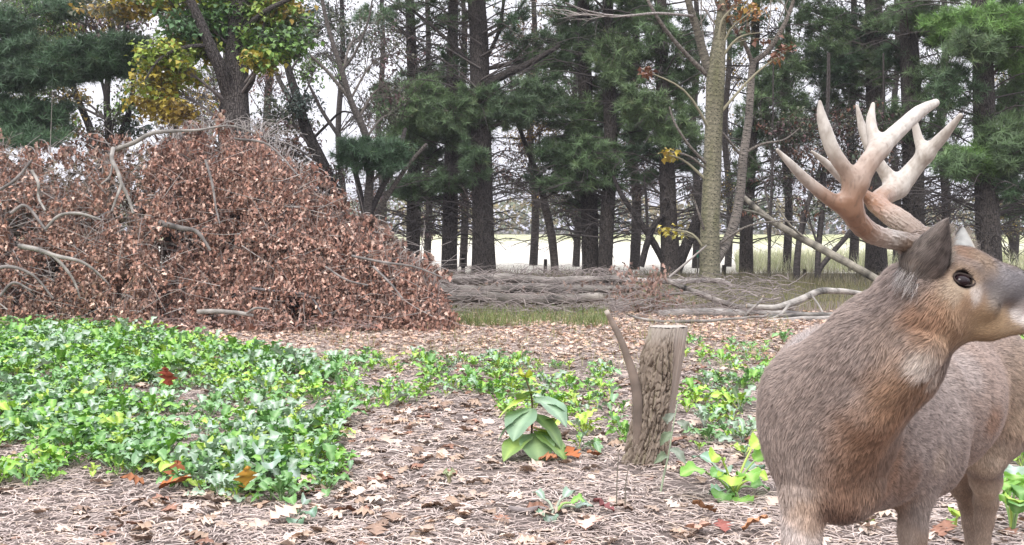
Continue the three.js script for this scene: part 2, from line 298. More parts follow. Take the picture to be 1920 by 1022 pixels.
{ // many-stemmed tree at the left
  const t = new Tree('multi_stem_tree', 'dark tree of several spreading stems behind the left end of the brush heap', 'tree', 23, [[205, 330, 20], [204, 250, 15], [200, 190, 12], [205, 110, 10], [210, 0, 9]], BARK.dark, { top: 10 });
  t.limb([[195, 330, 17], [172, 250, 15, .3], [140, 170, 12, .5], [120, 100, 9, .6], [95, -10, 7, .6]]);
  t.limb([[214, 280, 12], [240, 215, 11, -.3], [250, 150, 9, -.4], [240, 80, 8, -.4], [222, -10, 6, -.4]]);
  t.limb([[140, 170, 8, .5], [90, 120, 6, .6], [78, 60, 5, .6], [85, -10, 4, .6]]);
  t.limb([[205, 240, 7], [190, 150, 6, .2], [160, 90, 5, .3], [165, 10, 4, .3]]);
  for (const [x, y, rx, ry, n, c] of [[40, 20, 60, 30, 160, [DUL, GRN]], [40, 55, 40, 15, 60, [YEL, DUL]], [95, 60, 50, 30, 140, [DUL, YEL, GRN]], [170, 30, 60, 30, 160, [DUL, MAR, OCH]], [180, 70, 50, 30, 130, [DUL, MAR]], [240, 50, 40, 40, 140, [DUL, MAR]], [60, 170, 50, 40, 150, [DUL, GRN]], [120, 180, 40, 30, 110, [OCH, DUL]], [230, 200, 40, 40, 150, [DUL, GRN]], [200, 230, 30, 25, 70, [DUL]], [110, 230, 50, 30, 130, [DUL, GRN, OCH]], [255, 235, 30, 25, 90, [[.08, .12, .09]]], [100, 15, 60, 30, 150, [GRN, DUL]], [260, 95, 40, 40, 120, [DUL, MAR]], [20, -30, 60, 40, 160, [DUL, GRN]], [50, 250, 60, 25, 130, [RUS, DUL]], [180, 260, 60, 20, 110, [RUS, DUL]]]) t.leaves(x, y, -.6 + 1.4 * t.r(), rx, ry, n, c, .95, 1);
  t.done();
}
{ // left pines
  const t = new Tree('pine_tree', 'dark pine at the left edge whose boughs reach over the brush heap', 'tree', 21, [[-45, 400, 34], [-44, 250, 31], [-42, 0, 26]], BARK.dark, { top: 12 });
  for (const [x, y, rx, ry, n] of [[30, 110, 60, 26, 420], [90, 105, 60, 24, 420], [150, 105, 50, 22, 360], [215, 95, 45, 24, 330], [250, 110, 30, 26, 220], [40, 140, 55, 22, 330], [110, 135, 50, 18, 260], [190, 125, 45, 18, 240], [10, 60, 50, 30, 180], [20, 215, 45, 30, 230], [60, 225, 45, 30, 260], [100, 215, 35, 22, 160], [-60, 160, 50, 60, 200], [-50, 40, 50, 50, 150], [70, 255, 60, 14, 140], [125, 10, 60, 20, 120]]) t.spray(x, y, -.8 + t.r() * .9, rx, ry, n, PINE_D);
  t.done();
}
{ // leaning dark trunk
  const t = new Tree('leaning_tree', 'dark trunk leaning left above the right shoulder of the brush heap', 'tree', 24, [[672, 470, 24], [640, 395, 23], [606, 310, 22], [575, 245, 21], [556, 180, 18], [538, 120, 13], [520, 30, 9]], BARK.dark, { top: 9 });
  t.limb([[566, 225, 12], [540, 180, 10], [515, 130, 8, .2], [500, 60, 6, .3]], BARK.grey);
  t.limb([[585, 262, 6], [612, 235, 5, -.2], [640, 210, 4, -.3], [662, 212, 3, -.4]], BARK.dark);
  for (const [x, y, rx, ry, n, c] of [[540, 290, 50, 40, 210, [MAR, RUS, DUL]], [610, 330, 45, 40, 190, [MAR, DUL]], [560, 230, 40, 25, 90, [MAR, DUL]], [520, 200, 50, 30, 130, [DUL, [.06, .09, .06]]], [575, 190, 40, 30, 130, [[.06, .1, .08]]], [585, 130, 50, 30, 150, [DUL, GRN]], [560, 20, 60, 30, 150, [[.07, .12, .09]]], [620, 40, 40, 40, 130, [[.07, .12, .09], DUL]], [500, 260, 45, 25, 110, [MAR, DUL, RUS]]]) t.leaves(x, y, -.5 + 1.6 * t.r(), rx, ry, n, c, .9, 1);
  t.done();
}
{ // pale forked stems
  const t = new Tree('forked_tree', 'slender grey tree forking into thin stems against the bright sky', 'tree', 23, [[692, 470, 22], [690, 380, 17], [694, 320, 15], [686, 255, 14], [658, 190, 12], [640, 130, 10], [618, 60, 8], [600, -20, 6]], BARK.grey, { top: 9, smooth: 1 });
  t.limb([[688, 420, 12], [655, 290, 9, .2], [605, 210, 7, .3], [580, 160, 5, .3]], BARK.dark);
  t.limb([[694, 400, 12], [722, 340, 11, .1], [745, 300, 9, .2], [760, 240, 7, .3]], BARK.dark);
  t.limb([[690, 430, 11], [725, 370, 10, -.2], [765, 310, 8, -.4], [800, 270, 6, -.5]], BARK.grey);
  t.limb([[655, 185, 7], [610, 130, 6, -.1], [570, 95, 5, -.2], [545, 80, 3, -.2]], BARK.pale);
  t.limb([[640, 135, 6], [665, 100, 5], [690, 40, 4], [700, -10, 3]], BARK.grey);
  for (let k = 0; k < 9; k++) t.fork(at(640 + 14 * k, 250 - 8 * (k % 5), 23 + t.r()), V(t.r() - .6, .5, t.r() - .5).normalize(), .9, .012, 2, BARK.dark);
  for (const [x, y, rx, ry, n, c] of [[720, 160, 45, 50, 90, [DUL, MAR]], [690, 60, 50, 40, 170, [[.07, .11, .08], DUL]], [740, 90, 40, 40, 120, [DUL, MAR]], [745, 215, 30, 30, 60, [DUL]]]) t.leaves(x, y, t.r(), rx, ry, n, c, .8, 1);
  for (const [x, y, rx, ry, n] of [[700, 292, 55, 26, 330], [670, 280, 25, 18, 90], [735, 300, 30, 20, 120]]) t.spray(x, y, -.3, rx, ry, n, PINE_D);
  t.done();
}
// the row of pines: px of the trunk with widths, then sprays of needles
const pineRow = [
  ['slim pine trunk nearest the right shoulder of the brush heap', 27.5, [[774, 480, 26], [776, 380, 27], [778, 240, 25], [772, 100, 20], [768, -10, 16]],
    [[760, 170, 45, 26, 260], [800, 180, 40, 24, 230], [770, 230, 50, 30, 280], [815, 240, 45, 28, 250], [780, 280, 35, 20, 140], [800, 355, 45, 20, 190], [770, 350, 30, 14, 110], [720, 20, 50, 20, 110], [830, 20, 50, 30, 130], [735, 190, 30, 16, 110], [820, 140, 40, 20, 100]]],
  ['pine trunk with rough brown bark between the slim pine and the thick pine', 27, [[842, 500, 30], [844, 400, 29], [846, 300, 26], [848, 150, 22], [850, -10, 18]],
    [[850, 215, 50, 30, 260], [870, 250, 40, 26, 200], [835, 300, 35, 18, 120], [842, 340, 32, 16, 120], [880, 190, 50, 26, 230], [850, 120, 30, 30, 70]]],
  ['thickest pine trunk in the middle of the row, its bark deeply furrowed', 26.5, [[907, 500, 46], [905, 400, 41], [902, 280, 39], [900, 150, 37], [897, 60, 35], [893, -20, 34]],
    [[900, 195, 40, 26, 220], [950, 190, 55, 26, 300], [1000, 205, 60, 22, 300], [935, 225, 40, 18, 150], [1040, 195, 40, 20, 190], [890, 300, 22, 35, 110], [1010, 160, 45, 18, 130], [1040, 100, 50, 40, 230], [990, 110, 40, 30, 120], [960, 40, 30, 30, 70], [900, 350, 20, 20, 60]]],
  ['left trunk of the close pair of pines right of the thickest pine', 26.5, [[1107, 500, 32], [1105, 400, 32], [1100, 280, 30], [1096, 120, 26], [1093, -10, 22]],
    [[1090, 250, 50, 30, 330], [1110, 290, 45, 26, 280], [1075, 310, 45, 24, 230], [1090, 340, 60, 18, 220], [1040, 285, 35, 18, 140], [1110, 215, 35, 26, 180], [1040, 340, 45, 16, 130], [1085, 40, 50, 34, 300], [1060, 90, 40, 30, 180], [1130, 80, 40, 34, 230], [1085, 375, 40, 10, 60]]],
  ['right trunk of the close pair of pines right of the thickest pine', 26, [[1135, 500, 27], [1138, 420, 27], [1145, 300, 26], [1142, 150, 24], [1140, -10, 20]],
    [[1140, 170, 40, 34, 230], [1180, 60, 50, 40, 300], [1175, 120, 45, 30, 220], [1190, 20, 50, 26, 230], [1165, 240, 25, 20, 80], [1150, 110, 40, 40, 180]]],
  ['dark pine whose foot forks into a second stem, left of the pale beech', 25.5, [[1258, 490, 38], [1254, 420, 32], [1250, 300, 29], [1245, 200, 27], [1240, 90, 25], [1238, -10, 22]],
    [[1215, 230, 45, 30, 260], [1200, 190, 40, 30, 210], [1270, 250, 40, 30, 220], [1215, 280, 50, 20, 180], [1280, 180, 30, 40, 170], [1270, 120, 30, 40, 150], [1290, 300, 35, 18, 110], [1200, 330, 40, 14, 90], [1230, 50, 30, 30, 120], [1290, 60, 30, 30, 110]]],
  ['dark red brown pine trunk right behind the pale beech', 26.5, [[1399, 500, 26], [1400, 420, 24], [1407, 300, 22], [1412, 180, 19], [1418, -10, 15]],
    [[1450, 200, 50, 30, 260], [1420, 250, 40, 30, 180], [1460, 160, 40, 24, 180], [1480, 240, 50, 26, 180], [1400, 330, 20, 30, 80], [1470, 110, 40, 40, 160], [1380, 60, 40, 40, 100]]],
  ['straight dark pine trunk behind the far antler tines', 27, [[1643, 480, 40], [1643, 300, 37], [1641, 150, 34], [1638, -10, 30]],
    [[1590, 90, 55, 30, 360], [1560, 120, 45, 24, 240], [1620, 60, 45, 30, 260], [1580, 170, 50, 26, 200], [1540, 60, 40, 40, 190], [1630, 130, 40, 30, 160], [1540, 210, 45, 26, 170], [1660, 20, 30, 20, 110], [1520, 20, 50, 40, 200]]],
  ['thick dark pine trunk behind the antler beams', 25, [[1712, 480, 42], [1712, 350, 39], [1709, 200, 36], [1705, 80, 34], [1702, -10, 31]],
    [[1680, 110, 40, 20, 140], [1750, 60, 45, 20, 220], [1740, 160, 40, 40, 170], [1680, 220, 40, 30, 130], [1760, 250, 35, 30, 120], [1700, 30, 60, 20, 180]]],
  ['broad dark pine trunk behind the buck head at the right edge', 22, [[1856, 520, 46], [1852, 420, 43], [1848, 300, 40], [1844, 150, 38], [1840, -10, 34]],
    [[1800, 50, 55, 26, 330, PINE_L], [1860, 40, 50, 24, 300, PINE_L], [1890, 80, 40, 30, 300, PINE_L], [1820, 85, 45, 22, 230], [1905, 115, 30, 18, 130, PINE_L], [1830, 300, 42, 26, 330, PINE_L], [1790, 310, 30, 18, 150], [1860, 320, 40, 20, 180], [1900, 290, 30, 24, 150], [1900, 200, 35, 40, 170], [1790, 160, 40, 40, 160], [1870, 240, 35, 20, 130], [1905, 350, 30, 20, 100]]],
  ['dark pine just beyond the right edge of the picture', 23, [[1975, 520, 40], [1972, 250, 36], [1970, -10, 30]],
    [[1925, 60, 40, 40, 300, PINE_L], [1930, 140, 40, 40, 220], [1920, 260, 40, 40, 200], [1930, 380, 50, 30, 130], [1900, 20, 50, 30, 200]]],
];
for (const [label, d, pts, sprays] of pineRow) {
  const t = new Tree('pine_tree', label, 'tree', d, pts, BARK.pine, { top: 13, group: undefined });
  for (const [x, y, rx, ry, n, c] of sprays) t.spray(x, y, -1.1 + 1.8 * t.r(), rx, ry, n, c || mixc(PINE, PINE_D, t.r()));
  for (let k = 0; k < 5; k++) t.spray(pts[0][0] + (t.r() - .5) * 200, -40 - 60 * k, (t.r() - .5) * 3, 60, 34, 130, PINE);
  t.dead(.7, 2.6, 20, 2.1); t.dead(2.6, 6.8, 18, 2.4);
  if (pts[0][0] === 907) { t.limb([[900, 165, 20], [935, 145, 17, -.2], [990, 120, 13, -.4], [1050, 85, 8, -.5]]); t.limb([[893, 130, 8], [860, 95, 7], [800, 40, 6], [760, 10, 5]]); t.limb([[912, 110, 8], [935, 60, 7], [945, 0, 6]]); t.limb([[910, 70, 7], [955, 40, 6], [985, 0, 5]]); for (let k = 0; k < 8; k++) t.fork(at(900 + 4 * t.r(), 40 + 22 * k, d - .3), V((k % 2 ? 1 : -1) * (.5 + .5 * t.r()), .55, (t.r() - .5)).normalize(), 1.1, .022, 2, BARK.dark); }
  if (pts[0][0] === 1258) { t.limb([[1264, 515, 26], [1278, 480, 22, -.1], [1296, 440, 20, -.2], [1312, 395, 16, -.3], [1322, 330, 12, -.3]], BARK.dark); t.limb([[1250, 500, 14], [1222, 450, 13, -.2], [1196, 410, 11, -.3], [1165, 365, 9, -.4], [1150, 330, 6, -.4]], BARK.dark); t.limb([[1202, 500, 12, -.3], [1214, 455, 12, -.3], [1228, 420, 10, -.3], [1245, 405, 8, -.2]], BARK.dark); t.limb([[1214, 440, 6, -.3], [1212, 380, 5, -.3], [1208, 330, 4, -.3]], BARK.dark); }
  if (pts[0][0] === 774) for (let k = 0; k < 9; k++) t.fork(at(774, 30 + 22 * k, d - .2), V((k % 2 ? 1 : -1) * (.4 + .5 * t.r()), .7, (t.r() - .5)).normalize(), .9, .02, 2, BARK.dark);
  t.done();
}
{ // thin leaning stem between the thick pine and the pair
  const t = new Tree('slender_tree', 'thin grey stem leaning left between the thickest pine and the close pair', 'tree', 27, [[1040, 500, 15], [1034, 440, 16], [1024, 395, 15], [1012, 340, 12], [985, 270, 9], [965, 210, 7]], BARK.pine, { top: 5.2, smooth: 1 });
  for (const [x, y, rx, ry, n, c] of [[985, 300, 50, 40, 130, [MAR, RUS, DUL]], [1010, 250, 50, 30, 110, [RUS, OCH, MAR]], [970, 350, 40, 30, 70, [MAR, DUL]], [1040, 240, 40, 20, 80, [OCH, RUS]]]) t.leaves(x, y, t.r(), rx, ry, n, c, .85, 1);
  t.done();
}
{ // pale beech in front of the row, with a second stem from its foot
  const t = new Tree('beech_tree', 'pale greenish smooth barked tree with two stems standing before the pines', 'tree', 19.5, [[1331, 520, 40], [1331, 440, 36], [1335, 330, 34], [1339, 220, 33], [1342, 140, 36], [1347, 90, 27], [1352, 40, 20], [1356, -20, 15]], BARK.beech, { top: 9, smooth: 1, moss: 1, flare: 1.6 });
  t.limb([[1338, 150, 22], [1322, 110, 18], [1308, 60, 15, -.1], [1294, 15, 13, -.2], [1282, -40, 10, -.3]], [.2, .18, .14]);
  t.limb([[1338, 492, 22], [1358, 462, 20, .1], [1376, 420, 19, .15], [1388, 360, 17, .2], [1393, 300, 17, .2], [1404, 220, 15, .2], [1410, 130, 13, .2], [1414, 110, 12, .2]], BARK.pale);
  t.limb([[1411, 118, 11, .2], [1440, 95, 10, .3], [1466, 55, 9, .3], [1485, 10, 7, .4], [1496, -40, 5, .4]], [.2, .17, .14]);
  t.limb([[1412, 125, 9, .2], [1400, 90, 8, .2], [1375, 50, 7, .1], [1345, 10, 6, .1], [1338, -30, 5, .1]], [.2, .17, .14]);
  t.limb([[1325, 140, 9], [1290, 105, 8, -.2], [1255, 65, 7, -.4], [1225, 20, 6, -.6], [1210, -10, 5, -.6]], BARK.pale);
  t.limb([[1322, 305, 6, -.1], [1290, 270, 5, -.3], [1265, 230, 4, -.4], [1255, 200, 3, -.4]], BARK.pale);
  t.limb([[1322, 315, 5, -.1], [1290, 292, 4, -.2], [1250, 284, 3, -.3]], BARK.pale);
  t.limb([[1386, 288, 5, .2], [1360, 255, 4, 0], [1340, 230, 3, -.1]], BARK.pale);
  t.limb([[1390, 290, 6, .2], [1430, 270, 5, .1], [1470, 262, 3, 0], [1500, 240, 2, 0]], BARK.pale);
  t.limb([[1320, 430, 5, -.1], [1310, 400, 4, -.2], [1302, 375, 3, -.2]], BARK.pale);
  t.limb([[1345, 460, 5, 0], [1400, 425, 4, -.2], [1460, 415, 3, -.3], [1510, 418, 2, -.3]], BARK.pale);
  t.limb([[1300, 30, 5, -.2], [1230, 25, 5, -1], [1160, 30, 4, -1.5], [1100, 20, 3, -1.8], [1060, 5, 2, -2]], [.4, .36, .33]);
  for (let k = 0; k < 10; k++) t.fork(at(1300 + 20 * k, 60 - 5 * k + 40 * t.r(), 19.5), V(t.r() - .5, .6, t.r() - .6).normalize(), .7, .014, 2, BARK.pale);
  for (let k = 0; k < 4; k++) t.fork(at(1180 - 30 * k, 28, 17.8), V(-.6, -.1 + .3 * t.r(), -.2).normalize(), .5, .008, 2, [.4, .36, .33]);
  for (const [x, y, rx, ry, n, c] of [[1375, 12, 25, 14, 50, [ORG, RUS]], [1420, 15, 25, 12, 40, [ORG, OCH]], [1475, 95, 22, 12, 34, [ORG, RUS]], [1430, 60, 30, 20, 40, [RUS, DUL]], [1205, 130, 25, 14, 22, [RUS, ORG]], [1248, 430, 18, 8, 26, [YEL, LIME]], [1250, 290, 20, 12, 26, [YEL, OCH]]]) t.leaves(x, y, -.5 + .8 * t.r(), rx, ry, n * .4, c, 1);
  t.done();
}
{ // thin saplings at the edge of the field, right
  const saplings = [
    ['thin leaning sapling left of the other saplings under the antler tine', 24, [[1494, 500, 13], [1500, 440, 11], [1512, 390, 9], [1530, 340, 7], [1545, 280, 5]]],
    ['straight thin sapling under the near antler, right of the leaning one', 24, [[1533, 500, 11], [1537, 440, 11], [1543, 380, 10], [1545, 310, 8], [1550, 220, 6]]],
    ['slanting sapling that crosses behind the fallen limb near the buck neck', 24, [[1535, 510, 10], [1560, 475, 10], [1590, 440, 9], [1615, 400, 7], [1635, 350, 5]]],
    ['very thin upright sapling between the red brown pine and the leaning sapling', 25, [[1442, 500, 6], [1443, 450, 6], [1445, 400, 5], [1447, 340, 4]]],
  ];
  for (const [label, d, pts] of saplings) {
    const t = new Tree('sapling', label, 'sapling', d, pts, BARK.dark, { top: 5, smooth: 1 });
    for (let k = 0; k < 8; k++) t.fork(t.on(.7 + .33 * k), V(t.r() - .5, .45, t.r() - .5).normalize(), .7, .01, 2, BARK.dark);
    const x = pts[3][0]; for (const [dx, y, rx, ry, n] of [[0, 330, 45, 30, 60], [20, 280, 45, 30, 70], [-30, 380, 35, 22, 36], [10, 230, 50, 30, 90]]) t.leaves(x + dx, y, -.4 + t.r(), rx, ry, n, [DUL, MAR, [.07, .11, .06], RUS], .9, 1);
    t.done();
  }
}
// trees standing farther back between and behind the row
[
  [330, 31, 20, [[300, 300, 60, 40], [350, 250, 60, 40], [380, 180, 50, 50], [330, 60, 60, 50]], [DUL, MAR, OCH], 'hazy thin tree seen between the big maple and the left pine'],
  [505, 32, 18, [[500, 150, 50, 50], [520, 240, 60, 40], [480, 60, 50, 40]], [MAR, RUS, DUL], 'hazy thin tree seen just right of the big maple trunk'],
  [715, 33, 14, [[730, 330, 50, 40], [700, 380, 50, 30], [720, 250, 50, 40]], [MAR, RUS, DUL], 'hazy thin tree behind the forked grey tree'],
  [868, 33, 15, [[860, 380, 50, 35], [880, 130, 50, 60], [860, 60, 50, 50], [870, 300, 40, 40]], [MAR, DUL, RUS], 'hazy thin tree behind the gap left of the thickest pine'],
  [1000, 34, 16, [[990, 270, 60, 50], [1000, 120, 60, 60], [960, 60, 50, 50], [1020, 350, 50, 40]], [RUS, DUL, MAR, OCH], 'hazy thin tree behind the gap right of the thickest pine'],
  [1190, 31, 20, [[1190, 290, 50, 40], [1200, 350, 60, 30], [1200, 120, 50, 60], [1230, 200, 50, 60]], [MAR, DUL, RUS], 'hazy dark tree behind the gap between the pair and the forked pine'],
  [1305, 32, 16, [[1300, 250, 40, 50], [1300, 350, 40, 30], [1310, 120, 40, 60]], [MAR, DUL, [.06, .09, .06]], 'hazy thin tree directly behind the pale beech'],
  [1475, 30, 16, [[1470, 330, 60, 40], [1500, 230, 70, 60], [1440, 60, 60, 60], [1520, 120, 70, 60], [1480, 280, 60, 40]], [DUL, MAR, [.06, .1, .06]], 'leafy thin tree left of the antlers, its leaves small and dull'],
  [1600, 30, 18, [[1590, 260, 60, 60], [1590, 350, 60, 40], [1620, 200, 50, 60], [1570, 30, 60, 60]], [DUL, [.06, .1, .08], MAR], 'leafy dull tree behind the antlers'],
  [1770, 30, 18, [[1770, 300, 60, 60], [1770, 380, 60, 40], [1780, 200, 50, 70], [1760, 120, 50, 60], [1680, 330, 50, 50]], [DUL, [.06, .09, .07], MAR], 'leafy dull tree between the two thick right pines'],
  [1900, 31, 18, [[1900, 400, 50, 40], [1900, 300, 50, 50], [1900, 170, 50, 60], [1860, 420, 50, 30]], [DUL, [.06, .1, .07], OCH], 'leafy dull tree behind the buck muzzle'],
  [60, 29, 18, [[50, 200, 60, 50], [60, 100, 60, 60], [20, 20, 60, 40], [110, 40, 60, 40]], [DUL, GRN, OCH], 'hazy tree at the far left behind the dark pine boughs'],
  [640, 34, 14, [[620, 20, 60, 40], [660, 110, 50, 50], [600, 100, 50, 40], [690, 200, 30, 30], [600, 350, 50, 40]], [[.07, .11, .08], DUL, MAR], 'hazy tree behind the leaning dark trunk'],
  [800, 32, 14, [[800, 100, 60, 50], [830, 170, 50, 40], [790, 290, 50, 30], [740, 30, 50, 40], [800, 420, 40, 20]], [MAR, DUL, [.07, .11, .08]], 'hazy tree between the slim pine and the thickest pine'],
  [1080, 33, 14, [[1060, 150, 60, 60], [1040, 30, 60, 40], [1060, 390, 40, 20], [960, 100, 40, 50], [930, 330, 40, 40]], [DUL, [.07, .12, .07], RUS], 'hazy tree behind the left trunk of the close pair'],
  [1365, 33, 14, [[1370, 250, 30, 60], [1375, 130, 40, 50], [1380, 30, 50, 40], [1360, 350, 30, 40]], [DUL, [.06, .1, .06], OCH], 'hazy tree seen between the two stems of the pale beech'],
  [1680, 32, 14, [[1670, 260, 50, 50], [1690, 130, 50, 50], [1750, 20, 60, 40], [1610, 320, 50, 40]], [DUL, [.06, .1, .08], MAR], 'hazy tree behind the beams of the antlers'],
  [420, 32, 14, [[400, 220, 40, 40], [400, 140, 40, 40], [330, 230, 40, 40], [250, 150, 40, 40]], [DUL, MAR, GRN], 'hazy tree directly behind the big maple'],
].forEach(([px, d, w, cl, cols, label]) => {
  const t = new Tree('slender_tree', label, 'tree', d, [[px, 500, w], [px + 4, 380, w * .9], [px - 6, 250, w * .8], [px + 3, 100, w * .7], [px, -20, w * .55]], BARK.dark, { top: 11, smooth: 1 });
  for (const [x, y, rx, ry] of cl) { t.leaves(x, y, (t.r() - .5) * 2, rx, ry, 190, cols, .85, 1); for (let k = 0; k < 5; k++) t.fork(t.on(at(x, y, d).y - .8 + (t.r() - .5)), V((x - px) / 60 + t.r() - .5, .8, t.r() - .5).normalize(), .9, .02, 2, BARK.dark); }
  for (let k = 0; k < 3; k++) t.leaves(px + (t.r() - .5) * 160, -60 - 70 * k, (t.r() - .5) * 2, 90, 50, 200, cols, .9, 1);
  t.done();
});

scene.fog = new THREE.FogExp2(new THREE.Color(.9, .9, 1), .0007);
// ---------- the far side of the field ----------
{
  const r = mulberry(77), list = [], geo = leafGeo(.9, .85, .2, .2);
  for (let k = 0; k < 13000; k++) { // far wood: irregular crowns of leaf masses
    const cx = lerp(-120, 150, r()), hgt = 8 + 5 * fbm(cx * .05, 3, 2, 3) + 3 * N3(cx * .3, 1, 9), y = Math.pow(r(), .8) * hgt, z = -(238 + 14 * r());
    const base = [[.2, .2, .07], [.3, .24, .08], [.14, .17, .08], [.34, .22, .09]][Math.floor(4 * clamp(.5 + fbm(cx * .07, 8, 1, 2) + .3 * (r() - .5), 0, .99))], k2 = .7 + .6 * r();
    list.push([M4(V(cx, y, z), qEul(r() * 3, r() * 6, r() * 3), .6 + .9 * r()), [base[0] * k2, base[1] * k2, base[2] * k2]]);
  }
  tag(scatter('far_wood', geo, M.leaf, list, scene), 'far band of autumn trees across the pale field', 'wood', null, 'stuff');
}

// ---------- brush heap ----------
function oakLeaf(seed, L = .12, W = .075) { // a lobed dead leaf, curled
  const g = new GB(), r = mulberry(seed), n = 6, c1 = [1, 1, 1], curl = .6 + r() * .9, tw = (r() - .5) * 1.2, rows = [];
  for (let i = 0; i <= n; i++) { const t = i / n, w = W / 2 * Math.sin(Math.PI * Math.pow(t, .8)) * (i % 2 ? 1.45 : .5) + .002, y = -L * t * t * .35 * curl, z = L * t, f = .35 + .5 * r(), a = tw * t, k = .82 + .3 * r(), c2 = [k, k, k]; rows.push([g.v(V(-w * Math.cos(a), y + w * f + w * Math.sin(a), z), c2), g.v(V(0, y, z), c1), g.v(V(w * Math.cos(a), y + w * f - w * Math.sin(a), z), c2)]); }
  for (let i = 0; i < n; i++) for (let j = 0; j < 2; j++) g.quad(rows[i][j], rows[i][j + 1], rows[i + 1][j + 1], rows[i + 1][j]);
  return g.geo();
}
const OAK = [oakLeaf(1), oakLeaf(2), oakLeaf(3, .1, .085), oakLeaf(4, .13, .06)];
const GREY = [.3, .27, .25], PALEW = [.42, .39, .35];
{
  const r = mulberry(101), prof = [[-260, 330], [-160, 285], [-60, 262], [0, 268], [60, 285], [130, 300], [180, 288], [235, 282], [275, 292], [300, 268], [350, 244], [400, 240], [470, 243], [520, 275], [560, 310], [600, 360], [640, 398], [690, 425], [735, 460], [780, 492], [815, 520], [828, 552], [832, 590], [815, 612]];
  const topY0 = (x) => { for (let k = 0; k < prof.length - 1; k++) if (x <= prof[k + 1][0] && x >= prof[k][0]) return lerp(prof[k][1], prof[k + 1][1], (x - prof[k][0]) / (prof[k + 1][0] - prof[k][0])); return 612; }; const topY = (x) => topY0(x) + 16 * fbm(x * .035, 4, 2, 3) + 7 * N3(x * .11, 1, 5);
  const heap = thing('brush_heap', V(-3.2, 0, -13.2), 'big heap of cut branches with dead brown oak leaves at the left', 'brush heap');
  const leaves = [[], [], [], []], tw = new GB(), pale = [.34, .31, .29];
  const holes = [[505, 465, 34, 22], [335, 440, 52, 28], [560, 555, 54, 28], [605, 582, 44, 26], [560, 500, 16, 20], [298, 395, 22, 26], [230, 380, 20, 50], [40, 400, 40, 45], [30, 520, 40, 34], [345, 545, 30, 10], [210, 330, 16, 40], [290, 330, 30, 40], [120, 320, 40, 30], [665, 540, 20, 30], [420, 590, 70, 16], [330, 490, 26, 12], [140, 505, 22, 14]];
  const COL = [[.25, .125, .09], [.31, .18, .14], [.21, .1, .07], [.5, .36, .29], [.08, .05, .04], [.3, .175, .13]];
  const depthAt = (px, py, k) => 12.5 + 1.5 * clamp((600 - py) / 350) + .2 * Math.sin(px * .02) + k;
  let made = 0, tries = 0;
  while (made < 3600 && tries++ < 40000) { // hanging sprays of leaves over the face and inside of the heap
    const px = lerp(-250, 832, r()), ty = topY(px), py = lerp(ty, 612, Math.pow(r(), .92)), left = px < 290;
    const dens = clamp(.62 + .9 * fbm(px * .013, py * .02, 3, 3) + (left ? -.18 : .12) - (left && py < 420 ? .15 : 0));
    let hole = 0; for (const [x, y, rx, ry] of holes) hole = Math.max(hole, 1 - Math.hypot((px - x) / rx, (py - y) / ry));
    if (r() > dens * (left ? .85 : .95) || hole > .05 + .2 * r()) continue; const gap = fbm(px * .024, py * .03, 9, 2) < -.04; if (gap && r() < .72) continue; made++;
    const inside = gap ? .45 + .7 * r() : Math.pow(r(), 1.6) * (py > ty + 40 ? 1 : .5), s = at(px, py, depthAt(px, py, inside)), bl = clamp(.5 + fbm(px * .011, py * .014, 7, 2)), base = mixc(left ? [.24, .14, .08] : [.26, .15, .115], [.32, .2, .15], bl), dir = V((r() - .4) * .8, -.75 + (r() - .5) * .7, .3 + .5 * r()).normalize(), L = .3 + .4 * r(), e = s.clone().addScaledVector(dir, L);
    twig(tw, s.clone().addScaledVector(dir, -.12), e, .005, .002, .03, [.26, .21, .19], 3, 3);
    const n = 38 + Math.floor(r() * 18);
    for (let q = 0; q < n; q++) { const p = s.clone().lerp(e, r() * 1.1).add(V((r() - .5) * .11, (r() - .5) * .1, (r() - .5) * .12)), c = mixc(base, COL[Math.floor(r() * 6)], .75), k = .7 + 1.15 * r(); leaves[Math.floor(r() * 4)].push([M4(p, qEul(-.4 + r() * 2.4, r() * 6.28, (r() - .5) * 2.6), .22 + .33 * r()), [c[0] * k, c[1] * k, c[2] * k]]); }
  }
  for (let k = 0; k < 46; k++) { // boughs that stick out of the heap and droop
    const px = k < 26 ? lerp(560, 815, r()) : lerp(-40, 560, r()), s = at(px, topY(px) + 10, depthAt(px, topY(px), .1)), out = V((px > 420 ? .75 : -.1) + (r() - .5) * .9, .25 + .5 * r(), .3 * (r() - .3)).normalize(), L = (px > 560 ? .14 : .28) + .25 * r(), e = s.clone().addScaledVector(out, L).add(V(0, -.32 * L, 0)), pts = spline([s, s.clone().addScaledVector(out, L * .6), e], 10); tw.tube(pts, radLerp([.009, .003], 10), 4, pale, { cap: false });
    for (let q = 0; q < 34; q++) { const b = .55 + .9 * r(), c = COL[Math.floor(r() * 6)]; leaves[q & 3].push([M4(pts[2 + Math.floor(r() * 9)].clone().add(V((r() - .5) * .12, -.12 * r(), (r() - .5) * .14)), qEul(.4 + r() * 1.4, r() * 6.28, (r() - .5) * 2), .3 + .38 * r()), [c[0] * b, c[1] * b, c[2] * b]]); }
  }
  for (let k = 0; k < 900; k++) { // dark backing added deep behind, shade put into leaf and twig colour
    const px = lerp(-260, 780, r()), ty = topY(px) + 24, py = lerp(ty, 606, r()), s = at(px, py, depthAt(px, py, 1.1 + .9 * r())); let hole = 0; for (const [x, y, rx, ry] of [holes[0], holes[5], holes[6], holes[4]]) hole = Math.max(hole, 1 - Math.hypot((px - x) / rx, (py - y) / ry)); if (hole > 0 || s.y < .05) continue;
    twig(tw, s, s.clone().add(V((r() - .5) * .8, (r() - .5) * .6, .2)), .007, .003, .05, [.12, .1, .09], 3, 3);
